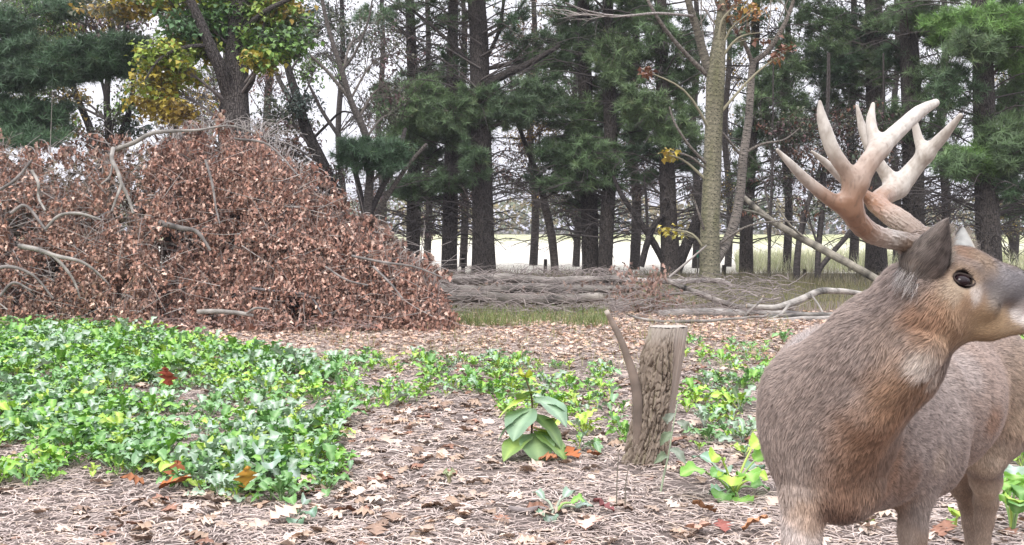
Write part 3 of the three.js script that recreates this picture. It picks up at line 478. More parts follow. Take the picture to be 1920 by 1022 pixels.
    for (let q = 0; q < 14; q++) { const b = .6 + .7 * r(); leaves[q & 3].push([M4(s.clone().add(V((r() - .5) * .5, (r() - .5) * .4, (r() - .5) * .3)), qEul(r() * 6, r() * 6, r() * 6), .6 + .5 * r()), px < 300 ? [.13 * b, .1 * b, .06 * b] : [.15 * b, .09 * b, .065 * b]]); }
  }
  for (let k = 0; k < 2300; k++) { // tangle of fine twigs
    const px = lerp(-240, 830, r()), ty = topY(px), py = lerp(ty - 8, 610, r()), left = px < 290 ? 1 : 0; if (!left && r() < .3) continue;
    const s = at(px, py, depthAt(px, py, r() * 1 - .08)), a = (r() - .5) * 2.6, L = .25 + .8 * r() * r(), dir = V(Math.sin(a), (r() - .55) * 1.1, (r() - .3) * .7).normalize(), e = s.clone().addScaledVector(dir, L), b = .6 + .7 * r();
    if (e.y < .02) continue; twig(tw, s, e, .003 + .006 * r() * r(), .002, .1 * (r() - .4), [pale[0] * b, pale[1] * b, pale[2] * b], 4, 4);
  }
  for (let k = 0; k < 240; k++) { const px = 320 + 240 * r(), s = at(px, topY(px) + 6, 13.9 + .5 * r()), e = s.clone().add(V((r() - .4) * .7, .12 + .14 * (r() - .5), (r() - .5) * .5)); twig(tw, s, e, .005, .002, .1, [.36, .33, .31], 3, 4); if (k > 90) break; }
  for (let k = 0; k < 500; k++) { // base litter of loose sticks in front
    const px = lerp(-60, 700, r()), p = onGround(px, 604 + 22 * r()); p.y += .02 + .08 * r(); const a = r() * 6.28, L = .12 + .5 * r() * r(); twig(tw, p, p.clone().add(V(Math.cos(a) * L, .06 * r(), Math.sin(a) * L)), .004, .002, .03, [.3 + .1 * r(), .26, .24], 3, 3);
    if (r() < .6) { const c = COL[Math.floor(r() * 6)]; leaves[k & 3].push([M4(p.clone().add(V(.1 * r(), -.01, .1 * r())), qEul((r() - .5), r() * 6, (r() - .5)), .7 + .4 * r()), [c[0] * 1.2, c[1] * 1.2, c[2] * 1.2]]); }
  }
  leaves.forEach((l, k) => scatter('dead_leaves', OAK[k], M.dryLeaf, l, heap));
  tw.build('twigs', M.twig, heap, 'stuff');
  // the branches one can follow with the eye
  const br = (pts, col = GREY) => { const P = pts.map(([x, y, d]) => at(x, y, d)), n = pts.length * 6; new GB().tube(spline(P, n), radLerp(pts.map((q) => q[3] / 2 / FPX * q[2]), n), 8, (t, a, p) => { const k = .68 + .9 * fbm(p.x * 9, p.y * 9, p.z * 9, 4); return [col[0] * k, col[1] * k, col[2] * k]; }, { off: (t, a, p) => 1 + .12 * N3(p.x * 9, p.y * 9, a), tex: .2 }).build('branch', M.limb, heap); };
  br([[215, 280, 13.7, 9], [250, 268, 13.6, 9], [285, 250, 13.6, 8], [320, 246, 13.7, 7], [370, 244, 13.8, 5], [430, 236, 14, 4], [480, 250, 14, 3]], PALEW);
  br([[212, 278, 13.5, 8], [210, 300, 13.3, 8], [220, 320, 13.2, 7], [228, 345, 13.1, 7], [240, 370, 13.1, 6], [250, 400, 13, 5]], PALEW);
  br([[228, 345, 13.1, 6], [218, 372, 13, 5], [210, 395, 13, 4]], PALEW);
  br([[212, 300, 13.3, 5], [206, 330, 13.2, 4], [190, 345, 13.1, 3]], PALEW);
  br([[35, 461, 12.6, 10], [70, 468, 12.6, 9], [105, 480, 12.6, 8], [150, 490, 12.6, 6], [175, 505, 12.6, 5], [215, 545, 12.7, 3]], PALEW);
  br([[95, 475, 12.6, 7], [120, 500, 12.6, 6], [140, 530, 12.6, 5], [150, 560, 12.6, 3]], PALEW);
  br([[60, 320, 13.2, 6], [72, 345, 13.1, 6], [72, 370, 13.1, 5], [85, 395, 13, 4]], PALEW);
  br([[-10, 360, 13.2, 6], [25, 340, 13.2, 6], [60, 300, 13.3, 4]], GREY);
  br([[85, 430, 12.9, 6], [110, 405, 12.9, 6], [145, 400, 12.9, 6], [190, 412, 12.9, 4]], PALEW);
  br([[20, 400, 13, 6], [45, 385, 13, 6], [85, 430, 12.9, 5]], GREY);
  br([[-40, 520, 12.7, 7], [10, 500, 12.7, 7], [60, 515, 12.7, 5], [100, 560, 12.7, 4]], GREY);
  br([[0, 555, 12.6, 6], [25, 530, 12.6, 5], [60, 545, 12.6, 3]], GREY);
  br([[300, 418, 13.1, 12], [340, 428, 13, 10], [368, 434, 13, 8], [395, 470, 12.9, 5]], [.2, .18, .165]);
  br([[250, 395, 13.4, 12], [285, 385, 13.6, 10], [330, 372, 13.8, 8]], [.12, .105, .1]);
  br([[385, 300, 13.3, 5], [398, 345, 13.1, 5], [405, 390, 13, 4], [412, 420, 12.9, 3]], GREY);
  br([[370, 585, 12.3, 10], [410, 584, 12.3, 9], [455, 588, 12.3, 8], [475, 592, 12.3, 5]], PALEW);
  br([[462, 588, 12.3, 5], [480, 578, 12.2, 5], [505, 580, 12.2, 3]], PALEW);
  br([[660, 480, 12.7, 5], [720, 492, 12.5, 5], [775, 500, 12.4, 4], [830, 520, 12.3, 3]], GREY);
  br([[700, 500, 12.5, 5], [735, 535, 12.3, 4], [755, 560, 12.2, 3]], GREY);
  br([[610, 500, 12.6, 4], [650, 525, 12.5, 4], [690, 535, 12.4, 3]], GREY);
  br([[470, 540, 12.7, 6], [530, 548, 12.6, 5], [580, 556, 12.5, 5], [605, 590, 12.4, 3]], [.24, .22, .22]);
  br([[440, 260, 13.7, 5], [500, 270, 13.6, 4], [560, 330, 13.4, 3]], GREY);
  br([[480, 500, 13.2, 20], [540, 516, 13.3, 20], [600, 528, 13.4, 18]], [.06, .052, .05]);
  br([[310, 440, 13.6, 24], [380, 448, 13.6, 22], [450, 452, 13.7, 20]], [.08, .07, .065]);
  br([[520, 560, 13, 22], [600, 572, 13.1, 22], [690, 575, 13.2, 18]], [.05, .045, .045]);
}

// ---------- logs and fallen limbs ----------
function log(label, pts, col, o = {}) { // [x, y, depth, width px]
  const P = pts.map(([x, y, d]) => at(x, y, d)), R = pts.map(([, , d, w]) => w / 2 / FPX * d), n = (pts.length - 1) * 16, base = P[0].clone().lerp(P[P.length - 1], .5); base.y = 0;
  const t = thing(o.name || 'fallen_log', base, label, o.cat || 'log', o.group), s = pts[0][0], g = new GB();
  const line = spline(P, n); line.forEach((p, k) => { if (k && k < n) { p.y += .035 * N3(p.x * 1.1 + s, 3, s) + .012 * N3(p.x * 4, s, 5); p.z += .06 * N3(p.x * .9, s, 9); } });
  g.tube(line, radLerp(R, n), R[0] > .05 ? 16 : 10, (t, a, p) => { const k = .62 + 1.1 * fbm(p.x * 4 + s, p.y * 14, p.z * 14, 4) + .25 * N3(p.x * 40, Math.cos(a) * 6, Math.sin(a) * 6); return [col[0] * k, col[1] * k, col[2] * k]; }, { off: (t, a, p) => 1 + .12 * N3(p.x * 2.5 + s, Math.cos(a) * 2, Math.sin(a) * 2) + .05 * N3(p.x * 11, a * 2, s), tex: .35, cap: false });
  g.build('bark', M.limb, t);
  for (const [p, q, rr] of [[P[0], P[1], R[0]], [P[P.length - 1], P[P.length - 2], R[P.length - 1]]]) { const d = p.clone().sub(q).normalize(), c = new GB(); c.tube([p.clone().addScaledVector(d, -.02), p.clone().addScaledVector(d, .004), p.clone().addScaledVector(d, .006)], [rr * .93, rr * .93, rr * .3], 14, (tt, a) => { const k = .8 + .35 * fbm(tt * 9, a, s, 2); return [.42 * k, .34 * k, .26 * k]; }); c.build('cut_end', M.twig, t); }
  for (const br of o.side || []) { const B = br.map(([x, y, d]) => at(x, y, d)), m = (br.length - 1) * 6; new GB().tube(spline(B, m), radLerp(br.map(([, , d, w]) => w / 2 / FPX * d), m), 7, (tt, a, p) => { const k = .7 + .8 * fbm(p.x * 9, p.y * 9, p.z * 9, 4); return [col[0] * k, col[1] * k, col[2] * k]; }, { tex: .2 }).build('branch', M.limb, t); }
  return t;
}
const LG = [.3, .27, .24], LP = [.48, .44, .4], LD = [.25, .225, .195];
log('upper mossy grey log of the low stack right of the brush heap', [[790, 524, 15.75, 15], [860, 525, 15.75, 17], [950, 522, 15.75, 17], [1060, 526, 15.75, 16], [1170, 523, 15.75, 14]], LG);
log('middle grey log of the low stack right of the brush heap', [[800, 541, 15.35, 18], [900, 543, 15.35, 19], [1000, 540, 15.35, 17], [1110, 543, 15.35, 15], [1190, 541, 15.35, 13]], [.27, .245, .215]);
log('lowest log of the low stack, half hidden by green grass', [[812, 560, 15, 19], [900, 559, 15, 20], [1010, 561, 15, 19], [1130, 558, 15, 17]], LD);
log('pale thin log lying highest across the foot of the beech', [[1090, 533, 16, 8], [1180, 526, 16, 9], [1260, 526, 16.2, 9], [1330, 527, 16.3, 9], [1368, 533, 16.4, 8]], LP, { smooth: 1, side: [[[1330, 527, 16.3, 6], [1352, 524, 16.2, 5], [1372, 536, 16.2, 4]], [[1255, 520, 16.1, 5], [1290, 490, 16, 4], [1325, 460, 16, 3]]] });
log('grey limb sloping down to the right in front of the beech', [[1248, 525, 15.4, 8], [1290, 543, 15.3, 10], [1330, 558, 15.2, 11], [1380, 572, 15.1, 11], [1440, 578, 15, 10], [1490, 580, 15, 8]], LG, { smooth: 1, side: [[[1300, 547, 15.3, 6], [1240, 555, 15.1, 5], [1190, 573, 15, 4]]] });
log('long grey log on the ground behind the stump', [[1235, 590, 14.6, 15], [1300, 586, 14.6, 17], [1380, 588, 14.6, 17], [1470, 590, 14.6, 15], [1530, 592, 14.6, 12]], [.42, .39, .36]);
log('pale bent limb arching over the logs near the buck shoulder', [[1400, 574, 14.4, 9], [1455, 577, 14.4, 12], [1490, 566, 14.5, 14], [1530, 549, 14.6, 13], [1570, 546, 14.8, 11], [1640, 552, 15, 8]], [.44, .41, .37], { smooth: 1, side: [[[1480, 571, 14.4, 6], [1460, 592, 14.2, 5], [1430, 600, 14.1, 4]], [[1520, 551, 14.5, 4], [1535, 572, 14.4, 4], [1545, 590, 14.3, 3]]] });
log('thin pale log at the front right of the logs', [[1380, 603, 13.9, 7], [1450, 600, 13.9, 9], [1530, 598, 13.9, 10], [1600, 600, 13.9, 9]], LP, { smooth: 1 });
log('thin grey pole on the ground behind the pale front log', [[1440, 594, 14.2, 7], [1520, 590, 14.2, 9], [1600, 592, 14.3, 8]], [.33, .31, .28], { smooth: 1 });
log('slender curved branch on the ground just behind the stump top', [[1178, 588, 13.6, 4], [1200, 597, 13.5, 5], [1250, 604, 13.4, 6], [1310, 603, 13.4, 6], [1380, 597, 13.5, 5], [1440, 590, 13.7, 4]], [.35, .32, .29], { smooth: 1, name: 'fallen_branch', cat: 'branch' });
log('short stick jutting up from the logs left of the buck shoulder', [[1388, 600, 14.1, 5], [1410, 578, 14.1, 5], [1425, 563, 14.1, 5], [1432, 555, 14.1, 4]], [.36, .33, .3], { smooth: 1, name: 'fallen_branch', cat: 'branch' });
log('long bare limb fallen slantwise from the pines down to the buck neck', [[1395, 370, 21, 9], [1440, 408, 20.8, 12], [1500, 445, 20.6, 14], [1560, 478, 20.4, 15], [1620, 510, 20.2, 15], [1690, 550, 20, 14]], [.33, .3, .24], { smooth: 1, name: 'fallen_limb', cat: 'limb', side: [[[1460, 422, 20.8, 6], [1420, 400, 20.6, 5], [1385, 392, 20.5, 3]], [[1520, 455, 20.6, 5], [1480, 420, 20.4, 4], [1450, 375, 20.3, 3]]] });
{ // tangle of brush over the logs, leafy oak tops among it
  const r = mulberry(303), h = thing('brush_tangle', at(1000, 560, 15.8).setY(0), 'grey tangle of thin cut brush lying over the stacked logs', 'brush'), tw = new GB(), lv = [[], [], [], []];
  for (let k = 0; k < 1250; k++) { const px = r() < .6 ? lerp(810, 1180, r()) : lerp(1180, 1480, r()), py = lerp(508, 592, r()), s = at(px, px > 1180 ? py + 12 : py, 15.9 - 1.6 * clamp((py - 508) / 84) + (r() < .55 ? -.45 : .1) + .3 * r()), a = (r() - .5) * 3.1, L = .2 + .8 * r() * r(), e = s.clone().add(V(Math.sin(a) * L, (r() - .5) * .55 * L + .02, (r() - .5) * .4)); if (e.y < .02 || s.y < .02) continue; const b = .55 + .8 * r(); twig(tw, s, e, .004 + .011 * r() * r() * r(), .002, .1 * (r() - .3), [.25 * b, .215 * b, .2 * b], 5, 5); }
  for (let k = 0; k < 170; k++) { const px = lerp(830, 1180, r()), s = at(px, 540, 15.9), e = at(px + (r() - .5) * 80, (Math.abs(px - 1010) < 80 ? 494 : 508) + 24 * r(), 15.9 + .4 * (r() - .5)); twig(tw, s, e, .006, .002, .03, [.24, .2, .19], 3, 4); }
  for (let k = 0; k < 46; k++) { const a = r(), px = 1215 + 90 * (r() + r() - 1) + 12 * a, py = 500 + 90 * a, s = at(px, py, 15 + .4 * r()); twig(tw, s, s.clone().add(V((r() - .5) * .3, .15 * (r() - .5), .1)), .004, .002, .03, [.3, .24, .22], 3, 3); for (let q = 0; q < 9; q++) { const k2 = .7 + .6 * r(); lv[q & 3].push([M4(s.clone().add(V((r() - .5) * .22, (r() - .5) * .18, (r() - .5) * .2)), qEul(.4 + r() * 1.4, r() * 6, (r() - .5) * 1.4), .3 + .35 * r()), [.3 * k2, .19 * k2, .15 * k2]]); } }
  for (let k = 0; k < 260; k++) { const px = lerp(820, 1240, r()), s = at(px, lerp(530, 585, r()), 15.1 + .8 * r()), k2 = .6 + .7 * r(); if (s.y > .02) lv[k & 3].push([M4(s, qEul(r() * 6, r() * 6, r() * 6), .4 + .4 * r()), [.26 * k2, .18 * k2, .14 * k2]]); }
  tw.build('twigs', M.twig, h, 'stuff'); lv.forEach((l, k) => scatter('dead_leaves', OAK[k], M.dryLeaf, l, h));
}
{ // old fence posts and a green stake at the edge of the field
  [[868, 27.2, 476, 8, 'short grey fence post right of the rough brown pine'], [1022, 27.4, 486, 7, 'short grey fence post behind the brush left of the thin stem'], [1357, 26.4, 497, 9, 'dark broken post stub between the beech and the red brown pine'], [1508, 25.4, 505, 7, 'short dark post beside the leaning sapling']].forEach(([px, d, y, w, label]) => {
    const b = at(px, groundPy(d), d); b.y = -.02; const t = thing('fence_post', b, label, 'post'), g = new GB(), top = at(px + 1, y, d).sub(b), R = w / 2 / FPX * d; g.tube([V(0, 0, 0).add(b), b.clone().addScaledVector(top, .5), b.clone().add(top)], [R, R * .97, R * .9], 10, (q, a, p) => { const k = .8 + .5 * fbm(p.y * 8, a, px, 2); return [.11 * k, .095 * k, .085 * k]; }, { tex: .2 }); g.build('post', M.bark, t);
  });
  const b = at(1308, groundPy(26.6), 26.6); b.y = 0; const t = thing('stake', b, 'thin stake with a green top between the forked pine and the beech', 'stake'), g = new GB(), top = at(1308, 469, 26.6).sub(b);
  g.tube([b, b.clone().addScaledVector(top, .75)], [.018, .018], 8, [.2, .19, .17]); g.build('pole', M.twig, t); const g2 = new GB(); g2.tube([b.clone().addScaledVector(top, .72), b.clone().add(top)], [.024, .024], 8, [.02, .22, .13]); g2.build('cap', M.twig, t);
}

// ---------- stump ----------
{
  const A = onGround(1213, 868), d = proj(A)[2]; A.y -= .02;
  const B = at(1256, 613, d - .02), t = thing('tree_stump', A, 'tall cut stump with thick furrowed bark and a bare pale side', 'stump'), ax = B.clone().sub(A), NU = 260, NV = 230, g = new GB(), g2 = new GB(), rows = [];
  const bare = (a, v) => sstep(.22, .36, Math.cos(a - .25 - .35 * (v - .5)) - .62 + .34 * v + .1 * N3(v * 7, a * 2, 3)); // the side towards the buck where the bark has come off
  const R = (a, v) => {
    const s = Math.max(0, 1 - v * 3.2), root = 1 + .16 * s * s + .12 * s * Math.cos(a * 4 + 1), oval = 1 + .1 * Math.cos(2 * a + .6), b = bare(a, v), sw = .25 * N3(v * 3, a, 7), ca = Math.cos(a + sw), sa = Math.sin(a + sw), n1 = N3(ca * 4.6, v * 6.5, sa * 4.6), n2 = N3(ca * 8 + 5, v * 15, sa * 8), plates = sstep(.0, .17, Math.abs(n1)) * .75 + sstep(0, .2, Math.abs(n2)) * .35 + .25 * n2, worn = sstep(.78, .95, v + .1 * N3(a * 3, 1, 1));
    return .1 * lerp(.86, .96, v) * root * oval * (1 - .1 * b - .06 * worn) + (1 - b) * (1 - worn * .7) * (.026 * plates - .008) + .0035 * N3(Math.cos(a) * 14, v * 7, Math.sin(a) * 14) + b * .003 * N3(Math.cos(a) * 30, v * 3, Math.sin(a) * 30);
  };
  for (let j = 0; j <= NV; j++) { const row = []; for (let i = 0; i <= NU; i++) {
    const v = j / NV, a = i / NU * 2 * Math.PI, r = R(a, v), p = A.clone().addScaledVector(ax, v).add(V(Math.cos(a) * r, 0, Math.sin(a) * r)); if (j === NV) p.y += .006 * N3(a * 2, 1, 1);
    const b = bare(a, v), n = fbm(Math.cos(a) * 9, v * 6, Math.sin(a) * 9, 3), n2 = fbm(Math.cos(a) * 30, v * 14, Math.sin(a) * 30, 2); let c = mixc([.15, .115, .088], [.26, .21, .165], clamp(.5 + n + n2)); c = mixc(c, mixc([.24, .185, .15], [.36, .3, .255], clamp(.5 + 1.4 * fbm(Math.cos(a) * 25, v * 2.5, Math.sin(a) * 25, 3))), b); c = mixc(c, [.46, .41, .36], sstep(.86, .97, v + .06 * n) * .6); c = mixc(c, [.2, .19, .1], sstep(.1, .4, n) * .35 * (1 - b));
    row.push(g.v(p, c)); } rows.push(row); }
  for (let j = 0; j < NV; j++) for (let i = 0; i < NU; i++) g.quad(rows[j][i], rows[j + 1][i], rows[j + 1][i + 1], rows[j][i + 1]);
  g.build('bark', new THREE.MeshStandardMaterial({ vertexColors: true, roughness: .9 }), t);
  const rings = 14, tr = []; // the sawn top
  for (let k = 0; k <= rings; k++) { const row = []; for (let i = 0; i <= NU; i++) { const a = i / NU * 2 * Math.PI, f = 1 - k / rings, r = (R(a, 1) - .001) * f, w = .85 + .3 * N3(f * 40, Math.cos(a) * .6, Math.sin(a) * .6) + .2 * fbm(Math.cos(a) * f * 8, 4, Math.sin(a) * f * 8, 2); row.push(g2.v(A.clone().add(ax).add(V(Math.cos(a) * r, .003 + .004 * N3(Math.cos(a) * f * 6, 2, Math.sin(a) * f * 6), Math.sin(a) * r)), [.42 * w, .37 * w, .32 * w])); } tr.push(row); }
  for (let k = 0; k < rings; k++) for (let i = 0; i < NU; i++) g2.quad(tr[k][i], tr[k + 1][i], tr[k + 1][i + 1], tr[k][i + 1]);
  g2.build('cut_top', M.twig, t);
  const dd = d - .075, sp = [[1196, 838, dd + .02, 20], [1197, 780, dd, 21], [1193, 730, dd, 19], [1180, 680, dd, 15], [1165, 640, dd, 13], [1150, 608, dd + .02, 11], [1136, 582, dd + .03, 9]];
  new GB().tube(spline(sp.map(([x, y, q]) => at(x, y, q)), 36), radLerp(sp.map((q) => q[3] / 2 / FPX * q[2]), 36), 14, (q, a, p) => { const k = .8 + .6 * fbm(p.x * 30, p.y * 12, p.z * 30, 3), c = q > .97 ? [.5, .44, .38] : [.2, .155, .125]; return [c[0] * k, c[1] * k, c[2] * k]; }, { off: (q, a, p) => 1 + .16 * N3(Math.cos(a) * 3, p.y * 14, Math.sin(a) * 3) + .1 * N3(Math.cos(a) * 6, p.y * 40, 2), tex: .1, capCol: [.5, .45, .4] }).build('dead_shoot', M.twig, t);
}

// ---------- broad leaved seedling ----------
const R5 = mulberry(505);
function blade(gb, root, tip, up, width, o = {}) { // one leaf: midrib from root to tip, arched by o.arch, with raised and wavy halves
  const n = o.n || 8, m = 4, ax = tip.clone().sub(root), side = ax.clone().cross(up).normalize(), nrm = side.clone().cross(ax).normalize(), rows = [], ph = (o.seed || 1) * 7.1;
  for (let i = 0; i <= n; i++) {
    const t = i / n, w = width / 2 * (o.round ? Math.pow(Math.max(0, Math.sin(Math.PI * (.06 + .94 * Math.pow(t, 1.12)))), .55) : Math.pow(Math.sin(Math.PI * Math.pow(t, .85)), .85)) * (1 + (o.lobe || 0) * (Math.abs(Math.sin(t * 12.5 + ph)) * 1.6 - 1)) + .001, c0 = root.clone().addScaledVector(ax, t).addScaledVector(nrm, (o.arch || 0) * Math.sin(Math.PI * t)), row = [];
    for (let j = -m / 2; j <= m / 2; j++) { const s = j / (m / 2), wv = (o.wave || 0) * Math.sin(t * 13 + s * 1.6 + ph) * Math.abs(s), vein = (o.vein || 0) * Math.cos(t * 40 - Math.abs(s) * 7) * Math.abs(s), k = (j === 0 ? 1.15 : 1) * (.92 + .16 * N3(t * 5 + ph, s * 2, 1)), c = j === 0 ? (o.rib || o.col) : o.col; row.push(gb.v(c0.clone().addScaledVector(side, s * w * Math.cos((o.fold || .3) * .8)).addScaledVector(nrm, Math.abs(s) * w * Math.sin(o.fold || .3) + wv * w + vein), [c[0] * k, c[1] * k, c[2] * k])); }
    rows.push(row);
  }
  for (let i = 0; i < n; i++) for (let j = 0; j < m; j++) gb.quad(rows[i][j], rows[i][j + 1], rows[i + 1][j + 1], rows[i + 1][j]);
}
{
  const A = onGround(1000, 862), d = proj(A)[2], t = thing('seedling', A, 'broad leaved green seedling with large drooping leaves left of the stump', 'seedling'), st = [[1000, 864, d], [997, 815, d], [998, 770, d], [996, 740, d], [990, 722, d - .01], [984, 706, d - .02]];
  new GB().tube(spline(st.map((q) => at(...q)), 20), radLerp([.006, .0055, .005, .0045, .004, .003], 20), 8, [.1, .075, .04], {}).build('stem', M.twig, t);
  const DK = [.26, .41, .26], MD = [.3, .48, .12], LT = [.42, .58, .07];
  [[[999, 765, 0], [962, 828, -.1], 46, DK], [[998, 768, 0], [932, 832, .02], 40, DK], [[1000, 745, 0], [1062, 802, -.08], 48, DK], [[1001, 755, 0], [1066, 790, .08], 40, [.22, .36, .22]], [[999, 812, 0], [1012, 872, -.13], 42, [.22, .36, .16]], [[998, 815, 0], [944, 866, -.1], 40, [.24, .38, .09]], [[1000, 808, 0], [1062, 866, -.09], 40, [.22, .37, .1]], [[999, 775, 0], [1052, 842, -.06], 36, [.2, .34, .12]], [[997, 745, 0], [934, 785, .0], 26, LT], [[998, 742, 0], [955, 745, .12], 30, [.26, .42, .2]], [[996, 735, 0], [975, 755, .1], 24, MD], [[1000, 790, 0], [1030, 800, .12], 40, LT], [[1000, 800, 0], [1040, 850, .08], 36, LT], [[996, 738, 0], [1012, 738, -.06], 18, [.3, .42, .05]], [[995, 738, 0], [978, 738, -.05], 18, [.28, .4, .05]], [[985, 708, 0], [962, 702, -.03], 14, [.42, .5, .05]], [[985, 708, 0], [1006, 716, -.02], 13, [.42, .5, .06]], [[984, 708, 0], [976, 688, .01], 13, [.45, .52, .06]], [[985, 708, 0], [992, 692, -.02], 14, [.42, .5, .05]], [[988, 722, 0], [1030, 730, .03], 16, LT]].forEach(([r0, tp, w, c], k) => { const g = new GB(), root = at(r0[0], r0[1], d + r0[2]), tip = at(tp[0], tp[1], d + tp[2]), out = tip.clone().sub(root).setY(0).normalize(), up = V(0, .8, 0).addScaledVector(out, .55); blade(g, root, tip, up, w * 1.6 * d / FPX, { arch: .022 * (w / 40), fold: .16, wave: .05, vein: .0012, col: c, rib: [c[0] * 1.5, c[1] * 1.35, c[2] * 1.4], n: 12, seed: k }); g.build('leaf', M.green, t); });
}

// ---------- food plot: leafy brassicas ----------
const GREENS = [[.22, .46, .035], [.17, .39, .04], [.29, .5, .04], [.15, .33, .09], [.2, .37, .17], [.29, .42, .27], [.36, .54, .06], [.11, .28, .055]];  // the pale blue greens have sky sheen painted into the leaf colour
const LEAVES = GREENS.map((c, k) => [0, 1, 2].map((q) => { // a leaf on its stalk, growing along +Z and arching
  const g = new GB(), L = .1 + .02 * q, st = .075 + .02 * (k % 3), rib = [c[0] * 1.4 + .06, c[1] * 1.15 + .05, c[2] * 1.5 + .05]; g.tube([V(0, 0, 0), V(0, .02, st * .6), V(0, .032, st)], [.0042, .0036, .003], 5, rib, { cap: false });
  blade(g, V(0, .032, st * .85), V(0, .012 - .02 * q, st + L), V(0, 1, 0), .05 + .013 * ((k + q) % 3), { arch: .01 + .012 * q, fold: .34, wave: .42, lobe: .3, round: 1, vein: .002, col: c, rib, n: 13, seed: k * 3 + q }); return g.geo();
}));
function plantSpec(r, warm) { const n = 5 + Math.floor(r() * 5), a0 = r() * 6.28, hue = r() < warm ? [0, 1, 2, 6][Math.floor(r() * 4)] : [3, 4, 5, 7][Math.floor(r() * 4)], out = []; for (let k = 0; k < n; k++) { const in_ = k / n; out.push({ c: r() < .62 ? hue : Math.floor(r() * 8), q: Math.floor(r() * 3), yaw: a0 + k * 2.4, pitch: -lerp(.35, 1.25, in_) + (r() - .5) * .5, roll: (r() - .5) * .9, s: lerp(1.1, .6, in_) * (.7 + .6 * r()), y: .01 + .02 * in_ }); } return out; }
const leafM = (l) => M4(V(0, l.y, 0), qEul(l.pitch, l.yaw, l.roll, 'YXZ'), l.s);
const specs = []; { const r = mulberry(606); for (let k = 0; k < 14; k++) specs.push(plantSpec(r, k < 8 ? 1 : 0)); }
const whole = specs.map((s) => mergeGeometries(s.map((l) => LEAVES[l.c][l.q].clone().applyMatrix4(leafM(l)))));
{
  const r = mulberry(707), spots = [], inPoly = (P, x, y) => { let c = false; for (let i = 0, j = P.length - 1; i < P.length; j = i++) if ((P[i][1] > y) !== (P[j][1] > y) && x < (P[j][0] - P[i][0]) * (y - P[i][1]) / (P[j][1] - P[i][1]) + P[i][0]) c = !c; return c; };
  const zones = [
    { k: 'left', P: [[-320, 606], [0, 606], [150, 616], [260, 624], [330, 632], [420, 652], [520, 668], [600, 700], [650, 730], [640, 790], [655, 850], [640, 900], [590, 950], [520, 960], [440, 940], [350, 920], [300, 900], [200, 895], [110, 905], [60, 915], [-320, 920]], n: 6200, f: (x, y) => clamp((x < 300 ? 1 : .85) - (inPoly([[250, 725], [330, 715], [560, 730], [620, 790], [520, 800], [380, 840], [250, 790]], x, y) ? .42 : 0) - (y > 830 && x < 300 ? .35 : 0)) },
    { k: 'band', P: [[560, 680], [640, 668], [760, 672], [900, 670], [1000, 680], [1060, 690], [1150, 690], [1160, 740], [1060, 760], [960, 790], [900, 760], [820, 745], [740, 770], [640, 800], [600, 740]], n: 1500, f: (x, y) => .3 },
    { k: 'stump', P: [[890, 720], [1040, 730], [1180, 740], [1180, 850], [1080, 850], [1050, 780], [940, 760]], n: 300, f: () => .4 },
    { k: 'right', P: [[1285, 640], [1440, 650], [1440, 870], [1400, 880], [1290, 840], [1285, 760]], n: 620, f: (x, y) => y < 700 ? .16 : .34 },
    { k: 'buck', P: [[1420, 640], [1960, 620], [2100, 700], [2100, 960], [1880, 960], [1760, 900], [1560, 860], [1440, 860]], n: 900, f: (x, y) => x > 1860 ? .7 : .2 },
  ];
  for (const z of zones) { const xs = z.P.map((p) => p[0]), ys = z.P.map((p) => p[1]); for (let k = 0; k < z.n; k++) {
    // sample evenly on the ground
    const y0 = Math.min(...ys), y1 = Math.max(...ys), a = onGround(960, y0).z, b = onGround(960, y1).z, zz = lerp(a, b, r()), ge = proj(V(0, 0, zz)), w0 = onGround(Math.min(...xs), ge[1]).x, w1 = onGround(Math.max(...xs), ge[1]).x, p = V(lerp(w0, w1, r()), 0, zz), [x, y] = proj(p);
    if (!inPoly(z.P, x, y) || r() > z.f(x, y) * clamp(.62 + 1.9 * fbm(p.x * 2.1, 2, p.z * 2.1, 3) + (y < 700 ? .18 : 0))) continue; p.y = groundH(p.x, p.z) - .005; spots.push({ p, z: z.k, x, y });
  } }
  // keep plants from standing inside the seedling, the stump or the buck's feet
  const keep = spots.filter((s) => !(s.x > 940 && s.x < 1060 && s.y > 850) && Math.hypot(s.p.x - onGround(1213, 868).x, s.p.z - onGround(1213, 868).z) > .2);
  keep.sort((a, b) => b.p.z - a.p.z);
  const TONE = (k) => { const c = specs[k][0].c; return [0, 1].includes(c) ? 'bright green' : [2, 6].includes(c) ? 'yellow green' : [4, 5].includes(c) ? 'pale blue green sheen painted' : 'deep blue green'; };
  const WHERE = (s) => s.z === 'band' ? 'in the thin band of greens beyond the bare path' : s.z === 'stump' ? 'between the seedling and the stump' : s.z === 'right' ? 'between the stump and the buck' : s.z === 'buck' ? (s.x > 1800 ? 'behind the buck hind legs' : 'just behind the buck chest and forelegs') : s.y > 850 ? (s.x < 230 ? 'at the front left corner of the left plot' : s.x < 430 ? 'at the plot edge beside the rust red leaves' : 'at the front right corner of the left plot') : s.y > 775 ? (s.x < 230 ? 'just behind the front left corner' : s.x < 430 ? 'in the thin middle part of the left plot' : 'along the right edge of the left plot') : (s.x < 230 ? 'in the thick growth at the far left' : s.x < 430 ? 'around the upright red oak leaf' : 'where the left plot thins out');
  const protos = specs.map(() => null), bulk = specs.map(() => []); let singles = 0;
